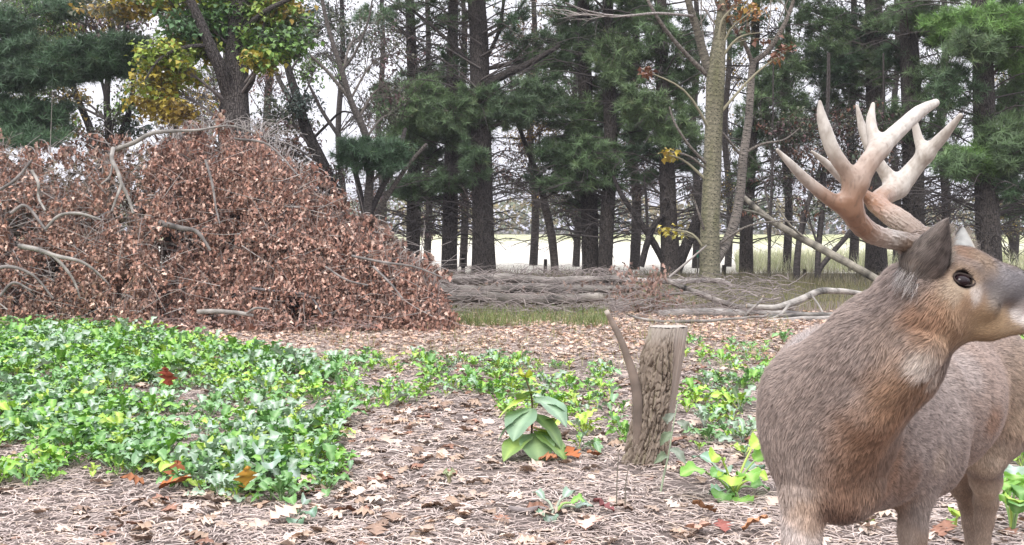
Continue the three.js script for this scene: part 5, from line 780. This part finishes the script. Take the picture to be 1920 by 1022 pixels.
  // coat colours by place on the animal: [x, y, depth, reach, colour, strength]
  const coat = [
    [1790, 720, 3.1, .3, [.25, .19, .155], .8], [1905, 760, 3.3, .12, [.22, .155, .1], .8], [1930, 700, 3.35, .12, [.2, .15, .11], .8],
    [1705, 745, 2.25, .09, [.21, .125, .072], .9], [1650, 830, 2.33, .1, [.22, .13, .078], .9], [1610, 900, 2.38, .09, [.2, .12, .075], .8], [1690, 640, 2.25, .07, [.25, .18, .13], .4],
    [1738, 690, 2.24, .038, [.5, .45, .39], .9], [1752, 706, 2.2, .026, [.46, .39, .32], .7],
    [1800, 600, 2.2, .085, [.3, .195, .115], .9], [1735, 600, 2.2, .045, [.24, .14, .085], .75], [1860, 615, 2.23, .06, [.36, .25, .14], .9], [1905, 635, 2.25, .05, [.42, .31, .19], .9],
    [1900, 530, 2.22, .045, [.17, .162, .165], .95], [1860, 510, 2.22, .04, [.2, .18, .17], .7], [1950, 540, 2.25, .06, [.14, .13, .13], .95], [1872, 560, 2.2, .028, [.19, .175, .16], .7],
    [1806, 524, 2.18, .036, [.36, .26, .17], .9], [1833, 552, 2.19, .017, [.48, .43, .38], .85], [1788, 545, 2.18, .025, [.32, .26, .19], .7],
    [1808, 470, 2.22, .034, [.17, .1, .06], .9], [1850, 488, 2.25, .03, [.24, .17, .11], .8], [1775, 480, 2.22, .03, [.19, .14, .1], .7],
    [1912, 585, 2.22, .022, [.56, .52, .48], .9], [1950, 600, 2.24, .035, [.6, .56, .52], .9], [1990, 572, 2.25, .03, [.02, .018, .018], 1],
    [1488, 985, 2.4, .075, [.48, .42, .38], .85], [1480, 940, 2.4, .045, [.36, .29, .24], .8], [1530, 960, 2.42, .05, [.3, .2, .13], .7], [1570, 955, 2.42, .05, [.1, .058, .04], .9], [1590, 930, 2.45, .05, [.17, .1, .065], .7],
    [1700, 960, 2.58, .06, [.25, .17, .12], .7], [1660, 900, 2.6, .09, [.19, .105, .06], .8], [1735, 960, 2.6, .05, [.24, .2, .17], .8], [1690, 1010, 2.58, .04, [.4, .33, .27], .6],
    [1785, 868, 3.02, .05, [.46, .38, .3], .8], [1760, 860, 2.9, .04, [.34, .27, .21], .7], [1845, 860, 3.18, .075, [.44, .36, .27], .9], [1845, 930, 3.28, .06, [.4, .32, .24], .8], [1800, 900, 3.38, .07, [.34, .26, .2], .8], [1862, 790, 3.12, .045, [.2, .115, .07], .7], [1810, 690, 3.02, .07, [.29, .25, .225], .7], [1770, 730, 2.85, .13, [.28, .235, .205], .85], [1730, 820, 2.7, .09, [.27, .225, .195], .8],  // last three paint a highlight and lit grey on the body behind the throat
    [1665, 875, 2.5, .085, [.15, .092, .06], .85], [1700, 900, 2.7, .06, [.17, .105, .07], .7],  // brown hair below the throat line, darkened with painted shade
    [1500, 620, 2.62, .06, [.25, .23, .22], .6],
  ].map(([x, y, d, r, c, s]) => { const p = P(x, y, d), h = hit(x, y); return [h.distanceTo(p) < .3 ? h : p, r, c, s]; });
  const coatAt = (p) => {
    let c = [.208, .164, .137]; const l = p.y; if (l < .42) c = mixc(c, [.24, .175, .125], .8);
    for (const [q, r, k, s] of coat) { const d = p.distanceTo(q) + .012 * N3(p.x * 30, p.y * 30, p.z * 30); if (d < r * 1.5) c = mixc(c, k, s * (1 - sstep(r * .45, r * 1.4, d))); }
    c = [c[0] * 1.25, c[1] * 1.24, c[2] * 1.25];
    for (const e of [eyeC, eye2C]) c = mixc(c, [.028, .018, .016], 1 - sstep(.0215, .027, p.distanceTo(e)));
    if (l < .07) c = mixc(c, [.05, .042, .038], sstep(.07, .045, l));
    return c;
  };
  cuts.push([eyeC, .0185, .008], [eye2C, .0185, .008]);
  cuts.push([hit(1922, 594), .008, .006], [hit(1984, 566), .008, .006]);
  const base = V(rump.x * .5 + chest.x * .5, 0, rump.z * .5 + chest.z * .5);
  const buck = thing('buck', base, 'large whitetail buck at the right, head turned in profile, with tall many pointed antlers', 'deer');
  const net = nets(rough, V(.3, -.02, -3.85), V(1.75, 1.22, -1.95), .0065);
  const g = new THREE.BufferGeometry(), col = [], nor = [], nv = net.pos.length / 3, cols = [], norms = [];
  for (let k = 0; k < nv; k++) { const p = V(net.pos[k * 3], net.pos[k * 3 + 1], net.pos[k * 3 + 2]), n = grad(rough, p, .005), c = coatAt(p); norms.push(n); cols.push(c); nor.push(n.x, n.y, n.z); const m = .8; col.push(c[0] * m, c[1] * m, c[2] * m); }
  g.setAttribute('position', new THREE.Float32BufferAttribute(net.pos, 3)); g.setAttribute('normal', new THREE.Float32BufferAttribute(nor, 3)); g.setAttribute('color', new THREE.Float32BufferAttribute(col, 3)); g.setIndex(net.idx);
  g.translate(-base.x, 0, -base.z);
  const hide = new THREE.MeshPhysicalMaterial({ vertexColors: true, roughness: .9, sheen: .3, sheenRoughness: .6, sheenColor: new THREE.Color(.3, .26, .23) });
  place(new THREE.Mesh(g, hide), 'body', buck);
  { // fur: short tapering hairs laid along the coat
    const r = mulberry(21), area = [], T = net.idx.length / 3, pt = (k) => V(net.pos[k * 3], net.pos[k * 3 + 1], net.pos[k * 3 + 2]); let sum = 0;
    for (let t = 0; t < T; t++) { const a = pt(net.idx[t * 3]), b = pt(net.idx[t * 3 + 1]), c = pt(net.idx[t * 3 + 2]); sum += b.sub(a).cross(c.sub(a)).length() / 2; area.push(sum); }
    const fur = new GB(), COUNT = 300000;
    for (let k = 0; k < COUNT; k++) {
      const u = r() * sum; let lo = 0, hi = T - 1; while (lo < hi) { const m = lo + hi >> 1; area[m] < u ? lo = m + 1 : hi = m; }
      const ids = [0, 1, 2].map((q) => net.idx[lo * 3 + q]); let a = r(), b = r(); if (a + b > 1) { a = 1 - a; b = 1 - b; }
      const w = [1 - a - b, a, b], p = V(0, 0, 0), n = V(0, 0, 0), c = [0, 0, 0]; ids.forEach((q, s) => { p.addScaledVector(pt(q), w[s]); n.addScaledVector(norms[q], w[s]); for (let z = 0; z < 3; z++) c[z] += cols[q][z] * w[s]; }); n.normalize();
      if (p.y < .05 || p.distanceTo(eyeC) < .03 || p.distanceTo(eye2C) < .03 || p.x > 1.09 && p.z > -2.6 && p.y > .8 && p.y < 1.05) { if (p.distanceTo(eyeC) < .029 || p.distanceTo(eye2C) < .029 || p.y < .05) continue; }
      let dx = V(0, 0, 0); for (const o of B) { if (p.distanceTo(o.mid) > o.reach + .25) continue; const h = clamp(p.clone().sub(o.a).dot(o.ba) / o.l2), d = Math.max(.004, p.distanceTo(o.a.clone().addScaledVector(o.ba, h)) - lerp(o.ra, o.rb, h) + .01); dx.addScaledVector(o.hair, 1 / (d * d)); }
      dx.normalize(); const sw = V(N3(p.x * 13, p.y * 13, p.z * 13), N3(p.x * 13 + 9, p.y * 13, p.z * 13), N3(p.x * 13, p.y * 13 + 9, p.z * 13)); dx.addScaledVector(sw, .45).add(V((r() - .5) * .4, (r() - .5) * .4, (r() - .5) * .4)); dx.addScaledVector(n, -dx.dot(n)).normalize();
      const headness = sstep(.16, .1, Math.min(p.distanceTo(P(1830, 560, 2.25)), p.distanceTo(P(1930, 575, 2.25)))), leggy = sstep(.52, .42, p.y), L = lerp(lerp(.0155, .009, headness), .009, leggy) * (.65 + .7 * r()), wid = lerp(.0015, .001, Math.max(headness, leggy));
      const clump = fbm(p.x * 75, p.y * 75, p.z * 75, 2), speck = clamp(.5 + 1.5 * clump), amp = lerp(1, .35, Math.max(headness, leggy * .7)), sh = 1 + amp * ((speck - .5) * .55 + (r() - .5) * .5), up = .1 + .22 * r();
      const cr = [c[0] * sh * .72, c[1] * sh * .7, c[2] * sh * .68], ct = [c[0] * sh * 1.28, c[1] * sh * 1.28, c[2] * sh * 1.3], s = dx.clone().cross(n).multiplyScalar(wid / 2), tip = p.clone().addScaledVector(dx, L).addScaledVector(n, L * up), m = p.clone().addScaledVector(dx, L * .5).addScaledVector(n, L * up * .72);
      const A = fur.v(p.clone().sub(s), cr), D = fur.v(p.clone().add(s), cr), E = fur.v(m.clone().add(s.clone().multiplyScalar(.9)), mixc(cr, ct, .6)), F = fur.v(m.clone().sub(s.clone().multiplyScalar(.9)), mixc(cr, ct, .6)), G = fur.v(tip, ct);
      fur.quad(A, D, E, F); fur.tri(F, E, G);
    }
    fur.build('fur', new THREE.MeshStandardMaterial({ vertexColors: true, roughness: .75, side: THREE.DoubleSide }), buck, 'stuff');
  }
  for (const [c, n] of [[eyeC, en], [eye2C, en.clone().addScaledVector(side, -2 * en.dot(side))]]) {
    const e = new THREE.Mesh(new THREE.SphereGeometry(.0195, 32, 24), new THREE.MeshPhysicalMaterial({ color: new THREE.Color(.016, .008, .01), roughness: .14, specularIntensity: .6 })); e.position.copy(c).addScaledVector(n, -.0025).sub(base); e.scale.set(1.03, .76, 1); place(e, 'eye', buck);
    const lid = new GB(), t1 = toNape.clone().addScaledVector(n, -toNape.dot(n)).normalize(), t2 = n.clone().cross(t1), ring = []; // dark lid, longer than high, drawn out to the tear gland in front
    for (let k = 0; k <= 36; k++) { const a = k / 36 * 6.283; ring.push(c.clone().addScaledVector(n, .0088).addScaledVector(t1, Math.cos(a) * .021 * (Math.cos(a) < 0 ? 1.25 : 1)).addScaledVector(t2, Math.sin(a) * .0118)); }
    lid.tube(ring, ring.map(() => .0021), 6, [.04, .027, .022], { cap: false }); lid.build('eyelid', M.twig, buck);
  }
  { // hooves: two toes each, and two dew claws behind
    const hv = (x, d) => { const c = P(x, gy(d), d); c.y = groundH(c.x, c.z); const h = new GB(), f = tailward.clone().multiplyScalar(-1).setY(0).normalize(), l = V(f.z, 0, -f.x);
      for (const s of [-1, 1]) { const o = c.clone().addScaledVector(l, s * .014); h.tube(spline([o.clone().add(V(0, .058, 0)), o.clone().addScaledVector(f, .018).add(V(0, .03, 0)), o.clone().addScaledVector(f, .05).add(V(0, .006, 0))], 6), [.021, .022, .022, .02, .016, .011, .005], 12, [.035, .03, .028]); const q = o.clone().addScaledVector(f, -.03).add(V(0, .075, 0)); h.tube([q, q.clone().addScaledVector(f, -.012).add(V(0, -.02, 0))], [.008, .004], 8, [.035, .03, .028]); }
      h.build('hoof', new THREE.MeshStandardMaterial({ vertexColors: true, roughness: .5 }), buck); };
    hv(1489, 2.4); hv(1701, 2.64); hv(1829, 3.25); hv(1810, 3.41);
  }
  // ears: cupped blades with thickness, hair along the rim and at the foot
  function ear(bp, tip, bulge, outward, cup, w0, colBack, colFront, seed) {
    const gb = new GB(), NU = 22, NV = 18, axis = tip.clone().sub(bp), Wd = bulge.clone().normalize(), O = outward.clone().normalize(), prof = (t) => w0 * (.52 + .9 * sstep(-.1, .34, t)) * Math.pow(Math.max(0, 1 - Math.pow(t, 2.3)), .8) * .72;
    const pt = (t, s, lay) => { const w = prof(t), ang = s * 1.25 * lerp(1.35, .75, t); return bp.clone().addScaledVector(axis, t).addScaledVector(Wd, Math.sin(ang) * w + .14 * w0 * Math.sin(t * 3.1)).addScaledVector(O, (Math.cos(ang) - 1) * w * cup + .012 * Math.sin(t * 2.2) - lay * .0045 * (1 - t * .7)); };
    for (const lay of [0, 1]) { const rows = []; for (let i = 0; i <= NU; i++) { const row = []; for (let j = 0; j <= NV; j++) { const t = i / NU, s = j / NV * 2 - 1, p = pt(t, s * (1 - .02 * lay), lay), n = .8 + .4 * fbm(p.x * 60, p.y * 60, p.z * 60, 2), rim = sstep(.86, .98, Math.abs(s)); let c = lay ? colFront : mixc(colBack, [.34, .3, .26], sstep(.35, .02, t) * .6); c = mixc(c, [.42, .37, .3], rim * (s > 0 ? .8 : .2)); row.push(gb.v(p, [c[0] * n, c[1] * n, c[2] * n])); } rows.push(row); } for (let i = 0; i < NU; i++) for (let j = 0; j < NV; j++) lay ? gb.quad(rows[i][j], rows[i + 1][j], rows[i + 1][j + 1], rows[i][j + 1]) : gb.quad(rows[i][j], rows[i][j + 1], rows[i + 1][j + 1], rows[i + 1][j]); }
    const e = gb.build('ear', new THREE.MeshPhysicalMaterial({ vertexColors: true, roughness: .85, side: THREE.DoubleSide, sheen: .3, sheenRoughness: .5, sheenColor: new THREE.Color(.3, .28, .26) }), buck);
    const f = new GB(), r = mulberry(seed);
    for (let k = 0; k < 5200; k++) { const t = Math.pow(r(), 1.1) * .97, s = r() * 2 - 1, p = pt(t, s, 0), q = pt(Math.min(1, t + .06), s * .96, 0), d = q.sub(p).normalize(), nn = pt(t, Math.min(1, s + .05), 0).sub(pt(t, Math.max(-1, s - .05), 0)).cross(d).normalize().multiplyScalar(1), NO = nn.dot(O) < 0 ? nn.negate() : nn, L = lerp(.02, .008, t) * (.6 + .8 * r()), n2 = .45 + .7 * r() + .8 * fbm(p.x * 60, p.y * 60, p.z * 60, 2), c0 = t < .16 && r() < .45 ? [.42, .38, .34] : mixc(colBack, [.3, .24, .19], sstep(.4, .05, t) * .6), c = [c0[0] * n2, c0[1] * n2, c0[2] * n2], sd = d.clone().cross(NO).multiplyScalar(.0008), tp = p.clone().addScaledVector(d, L).addScaledVector(NO, L * .3 + .001); f.tri(f.v(p.clone().add(sd), c), f.v(p.clone().sub(sd), c), f.v(tp, c)); }
    for (let k = 0; k < 420; k++) { const t = .05 + .9 * r(), p = pt(t, .97, 0), d = Wd.clone().multiplyScalar(.5).addScaledVector(axis.clone().normalize(), .9).add(V((r() - .5) * .6, (r() - .5) * .6, (r() - .5) * .6)).normalize(), n2 = .7 + .5 * r(), c = [.5 * n2, .45 * n2, .38 * n2], sd = V(0, .0008, .0004); f.tri(f.v(p.clone().add(sd), c), f.v(p.clone().sub(sd), c), f.v(p.clone().addScaledVector(d, .012 + .01 * r()), c)); }
    for (let k = 0; k < 620; k++) { const s = r() * 2 - 1, p = pt(.02 + .16 * r(), s, 0), d = axis.clone().normalize().multiplyScalar(-.9).add(V(-.35 + (r() - .5) * .8, (r() - .5) * .7, .25 + (r() - .5) * .4)).normalize(), n2 = .5 + .8 * r(), w = r() < .6, c = w ? [.5 * n2, .46 * n2, .43 * n2] : [.12 * n2, .1 * n2, .09 * n2], sd = V(.0009, .0006, 0); f.tri(f.v(p.clone().add(sd), c), f.v(p.clone().sub(sd), c), f.v(p.clone().addScaledVector(d, .022 + .03 * r()).addScaledVector(O, .006), c)); }
    f.build('ear_hair', new THREE.MeshStandardMaterial({ vertexColors: true, roughness: .8, side: THREE.DoubleSide }), e, 'stuff');
  }
  ear(P(1716, 536, 2.165), P(1773, 412, 2.13), P(1760, 522, 2.18).sub(P(1690, 478, 2.15)), V(-.12, .1, 1), .95, .06, [.33, .285, .255], [.5, .45, .42], 31);
  ear(P(1786, 492, 2.345), P(1811, 425, 2.4), P(1806, 470, 2.37).sub(P(1770, 455, 2.36)), V(-.35, .15, -1), .9, .036, [.3, .27, .25], [.36, .36, .34], 32);

  // antlers
  const bone1 = new THREE.MeshPhysicalMaterial({ vertexColors: true, roughness: .42, clearcoat: .15, clearcoatRoughness: .4 });
  function antler(curves, label, stain) {
    const A = []; let lo = V(9, 9, 9), hi = V(-9, -9, -9);
    curves.forEach((c, ci) => { const pts = spline(c.map(([x, y, d]) => P(x, y, d)), 20), R = radLerp(c.map((q) => q[3] * .97 / FPX * q[2]), 20); for (let k = 0; k < 20; k++) { const ba = pts[k + 1].clone().sub(pts[k]); A.push({ a: pts[k], ba, l2: ba.lengthSq(), ra: R[k], rb: R[k + 1], ci, t: k / 20, dir: ba.clone().normalize() }); lo.min(pts[k].clone().addScalar(-.05)); hi.max(pts[k + 1].clone().addScalar(.05)); lo.min(pts[k + 1].clone().addScalar(-.05)); hi.max(pts[k].clone().addScalar(.05)); } });
    const b0 = A[0].a, b1 = P(...stain);
    const per = curves.map(() => 9), f = (p) => { let d = 9, near = 9, dir = A[0].dir, lr = .01; per.fill(9); for (const o of A) { const x = p.x - o.a.x, y = p.y - o.a.y, z = p.z - o.a.z, h = clamp((x * o.ba.x + y * o.ba.y + z * o.ba.z) / o.l2), q = Math.hypot(x - h * o.ba.x, y - h * o.ba.y, z - h * o.ba.z) - lerp(o.ra, o.rb, h); if (q < near) { near = q; dir = o.dir; lr = lerp(o.ra, o.rb, h); } if (q < per[o.ci]) per[o.ci] = q; } for (const q of per) d = smin(d, q, .016);
      const rg = sstep(.3, .06, p.distanceTo(b0)), a = p.dot(dir), px = p.x - dir.x * a, py = p.y - dir.y * a, pz = p.z - dir.z * a; // ridges run along the beam, pearls near the burr
      d += lerp(.0006, .0034, rg) * Math.min(1, lr / .014) * N3(px * 260 + dir.x * a * 26, py * 260 + dir.y * a * 26, pz * 260 + dir.z * a * 26); const bd = Math.abs(p.clone().sub(b0).dot(A[0].dir) - .004); if (bd < .014) d -= (.0065 + .003 * N3(p.x * 130, p.y * 130, p.z * 130)) * sstep(.014, .004, bd); return d; };
    const nt = nets(f, lo, hi, .0026), gg = new THREE.BufferGeometry(), cc = [], nn = [];
    for (let k = 0; k < nt.pos.length / 3; k++) { const p = V(nt.pos[k * 3], nt.pos[k * 3 + 1], nt.pos[k * 3 + 2]), n = grad(f, p, .0018); nn.push(n.x, n.y, n.z); const st = 1 - sstep(.04, .17, p.distanceTo(b1) + .03 * fbm(p.x * 20, p.y * 20, p.z * 20, 2)), gr = fbm(p.x * 90, p.y * 30, p.z * 90, 3), bb = sstep(.15, .04, p.distanceTo(b0)); let c = mixc([.49, .45, .395], [.28, .24, .195], clamp(.25 + .9 * gr)); c = mixc(c, [.24, .118, .062], st * .9); c = mixc(c, [.16, .105, .07], bb * .9); const pit = sstep(.12, .4, fbm(p.x * 150, p.y * 60, p.z * 150, 2)) * lerp(.25, .75, Math.max(bb, st * .5)); c = mixc(c, [.12, .08, .055], pit); cc.push(...c); }
    gg.setAttribute('position', new THREE.Float32BufferAttribute(nt.pos, 3)); gg.setAttribute('normal', new THREE.Float32BufferAttribute(nn, 3)); gg.setAttribute('color', new THREE.Float32BufferAttribute(cc, 3)); gg.setIndex(nt.idx); gg.translate(-base.x, 0, -base.z);
    place(new THREE.Mesh(gg, bone1), 'antler', buck).userData.label = label;
  }
  antler([
    [[1716, 466, 2.19, 22], [1690, 452, 2.165, 19], [1660, 447, 2.12, 19], [1625, 432, 2.06, 20], [1602, 405, 2.02, 21], [1596, 370, 2, 22], [1612, 332, 2, 21], [1640, 290, 2.01, 19], [1664, 264, 2.03, 17], [1692, 238, 2.06, 15], [1726, 208, 2.1, 13], [1754, 193, 2.13, 8]],
    [[1592, 392, 2.01, 18], [1560, 376, 2.0, 14], [1512, 338, 1.98, 11], [1482, 307, 1.96, 8], [1457, 281, 1.95, 3.5]],
    [[1606, 345, 2.0, 19], [1585, 318, 1.99, 15], [1563, 285, 1.98, 14], [1548, 245, 1.98, 13], [1540, 215, 1.98, 9], [1537, 190, 1.98, 3.5]],
    [[1648, 278, 2.02, 16], [1637, 252, 2.03, 11.5], [1633, 225, 2.04, 9.5], [1637, 195, 2.05, 4]],
  ], 'near antler, its lower beam stained reddish brown', [1600, 405, 2.02]);
  antler([
    [[1736, 452, 2.33, 21], [1712, 432, 2.37, 21], [1682, 410, 2.42, 21], [1655, 392, 2.48, 19], [1645, 378, 2.54, 18], [1660, 366, 2.6, 19], [1684, 350, 2.63, 21], [1712, 318, 2.63, 17], [1738, 287, 2.61, 14], [1768, 256, 2.58, 11], [1801, 216, 2.53, 4.5]],
    [[1648, 385, 2.52, 14], [1615, 362, 2.5, 11], [1583, 338, 2.47, 9.5], [1547, 304, 2.44, 7], [1522, 284, 2.42, 3]],
    [[1682, 352, 2.63, 18], [1656, 318, 2.63, 12], [1632, 280, 2.62, 10], [1617, 240, 2.62, 8.5], [1607, 198, 2.62, 3]],
    [[1736, 290, 2.61, 14], [1723, 262, 2.62, 9], [1717, 238, 2.62, 7], [1712, 212, 2.62, 3]],
  ], 'far antler, paler and partly hidden behind the near one', [1650, 385, 2.5]);
}
renderer.render(scene, camera);
